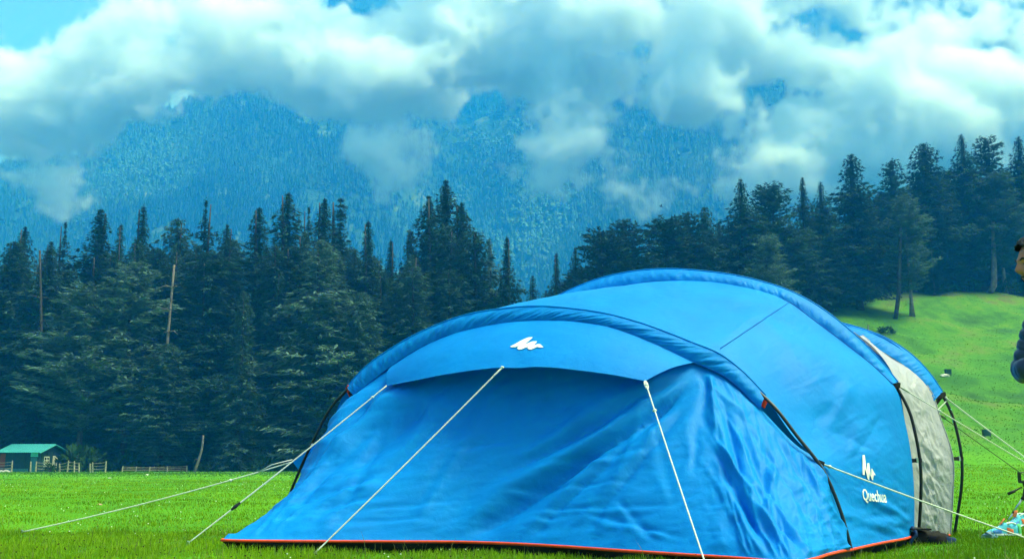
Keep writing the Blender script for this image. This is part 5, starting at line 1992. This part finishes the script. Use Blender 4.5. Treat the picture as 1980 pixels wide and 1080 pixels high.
# ------------------------------------------------------------------ a bird far off before the mountain
def bird():
    c = at(1278, 399, 170)
    r = thing('bird', 'tiny dark bird in flight before the blue mountain side', 'bird', c)
    q = MB(); q.tube(np.array([c + [-.32, 0, .03], c + [-.2, 0, .05], c + [0, 0, .02], c + [.22, 0, -.06], c + [.4, 0, -.10]]), [.03, .07, .10, .06, .02], 8); q.build('body', M['bird'], r, True)
    for s in (-1, 1):
        q = MB()
        q.add([c + [-.10, s * .05, .03], c + [.14, s * .05, .0], c + [.10, s * .42, .22], c + [-.04, s * .44, .24], c + [.16, s * .85, .10], c + [-.10, s * .06, .06], c + [.0, s * .42, .27]],
              [(0, 1, 2, 3), (3, 2, 4), (5, 6, 2, 1), (6, 4, 2), (0, 3, 6, 5), (3, 4, 6)])
        q.build('wing', M['bird'], r)


bird()


# ------------------------------------------------------------------ grass
def blades(name, n, ymin, ymax, hfun, wfun, seed, mat, power=1.0, lean=.35, xlim=.60):
    rg = np.random.default_rng(seed)
    t = rg.random(n) ** power
    y = ymin + (ymax - ymin) * t
    x = rg.uniform(-xlim, xlim, n) * y
    # keep clear of the ground under the tent
    q = np.stack([x, y], -1)
    rel = q - (A_R + axis * .05)[:2]
    u, w = rel @ -side[:2], rel @ axis[:2]
    inside = (u > .05) & (u < 4.7) & (w > -.55) & (w < 2.4)
    x, y = x[~inside], y[~inside]
    n = len(x)
    z = height(x, y) - .006
    clump = fbm2(x * 2.2 + 70, y * 2.2 + 70, seed + 3, 3)
    patch = fbm2(x * .5 + 40, y * .5 + 40, seed + 9, 3)
    h = hfun(y, n, rg) * np.clip(1 + 1.3 * clump, .35, 2)
    wd = wfun(y, n, rg)
    a = rg.uniform(0, 6.283, n)
    b = rg.uniform(0, 6.283, n)
    ln = lean * rg.random(n) * h
    d = np.stack([np.cos(a), np.sin(a), 0 * a], -1) * (wd / 2)[:, None]
    bend = np.stack([np.cos(b) * ln, np.sin(b) * ln, 0 * b], -1)
    p = np.stack([x, y, z], -1)
    up = np.stack([0 * h, 0 * h, h], -1)
    V = np.stack([p - d, p + d, p + d * .8 + up * .6 + bend * .45, p - d * .8 + up * .6 + bend * .45, p + up + bend * 1.3], 1).reshape(-1, 3)
    k = np.arange(n) * 5
    Q = np.stack([k, k + 1, k + 2, k + 3], -1)
    T = np.stack([k + 3, k + 2, k + 4], -1)
    tint = np.clip(.42 + .5 * patch + .35 * (rg.random(n) - .4), 0, 1)
    tt = np.stack([tint * .55, tint * .55, tint, tint, np.clip(tint * 1.15, 0, 1)], 1).ravel()
    o = link_mesh(name, V, [T, Q], M[mat], None, False, {'tint': ('POINT', np.repeat(tint, 5))})
    tag(o, kind='stuff')
    return o


blades('grass', 150000, 6.0, 9.6, lambda y, n, r: r.uniform(.022, .062, n), lambda y, n, r: r.uniform(.004, .0075, n), 5, 'blade', .9, .35, .75)
blades('lawn', 150000, 9.3, 42, lambda y, n, r: r.uniform(.016, .034, n) * (1 + .02 * (y - 9)), lambda y, n, r: r.uniform(.006, .011, n) * (1 + .05 * (y - 9)), 6, 'blade', 1.5, .6, .75)
blades('dry_weeds', 1500, 6.2, 10.5, lambda y, n, r: r.uniform(.05, .13, n), lambda y, n, r: r.uniform(.003, .005, n), 7, 'weed', 1, .4)


blades('hill_grass', 90000, 34, 152, lambda y, n, r: r.uniform(.04, .11, n) * np.clip((y - 30) / 45, .2, 1), lambda y, n, r: r.uniform(.05, .12, n) * np.clip((y - 20) / 60, .3, 1), 15, 'tussock', .9, .8, .75)


def specks(name, n, ymin, ymax, s, zlo, zhi, m, seed, xlim=.6, slope=False):
    rg = np.random.default_rng(seed)
    y = ymin + (ymax - ymin) * rg.random(n) ** 1.3
    x = rg.uniform(-xlim, xlim, n) * y
    cl = fbm2(x * .35 + 20, y * .35 + 20, seed, 3)
    kp = cl + .25 * rg.random(n) > .0
    x, y = x[kp], y[kp]
    n = len(x)
    z = height(x, y) + rg.uniform(zlo, zhi, n)
    sz = s * rg.uniform(.6, 1.3, n) * (1 + .03 * np.maximum(y - 9, 0))
    oc = np.array([(1, 0, 0), (0, 1, 0), (-1, 0, 0), (0, -1, 0), (0, 0, .8), (0, 0, -.8)], float)
    V = (oc[None] * sz[:, None, None] + np.stack([x, y, z], -1)[:, None]).reshape(-1, 3)
    F8 = np.array([(0, 1, 4), (1, 2, 4), (2, 3, 4), (3, 0, 4), (1, 0, 5), (2, 1, 5), (3, 2, 5), (0, 3, 5)])
    T = (F8[None] + (np.arange(n) * 6)[:, None, None]).reshape(-1, 3)
    tag(link_mesh(name, V, T, M[m], None, False), kind='stuff')


specks('seed_heads', 900, 6.3, 9.8, .0055, .05, .10, 'seed', 11)
specks('white_flowers', 900, 7.0, 40, .0065, .03, .05, 'flower', 12)
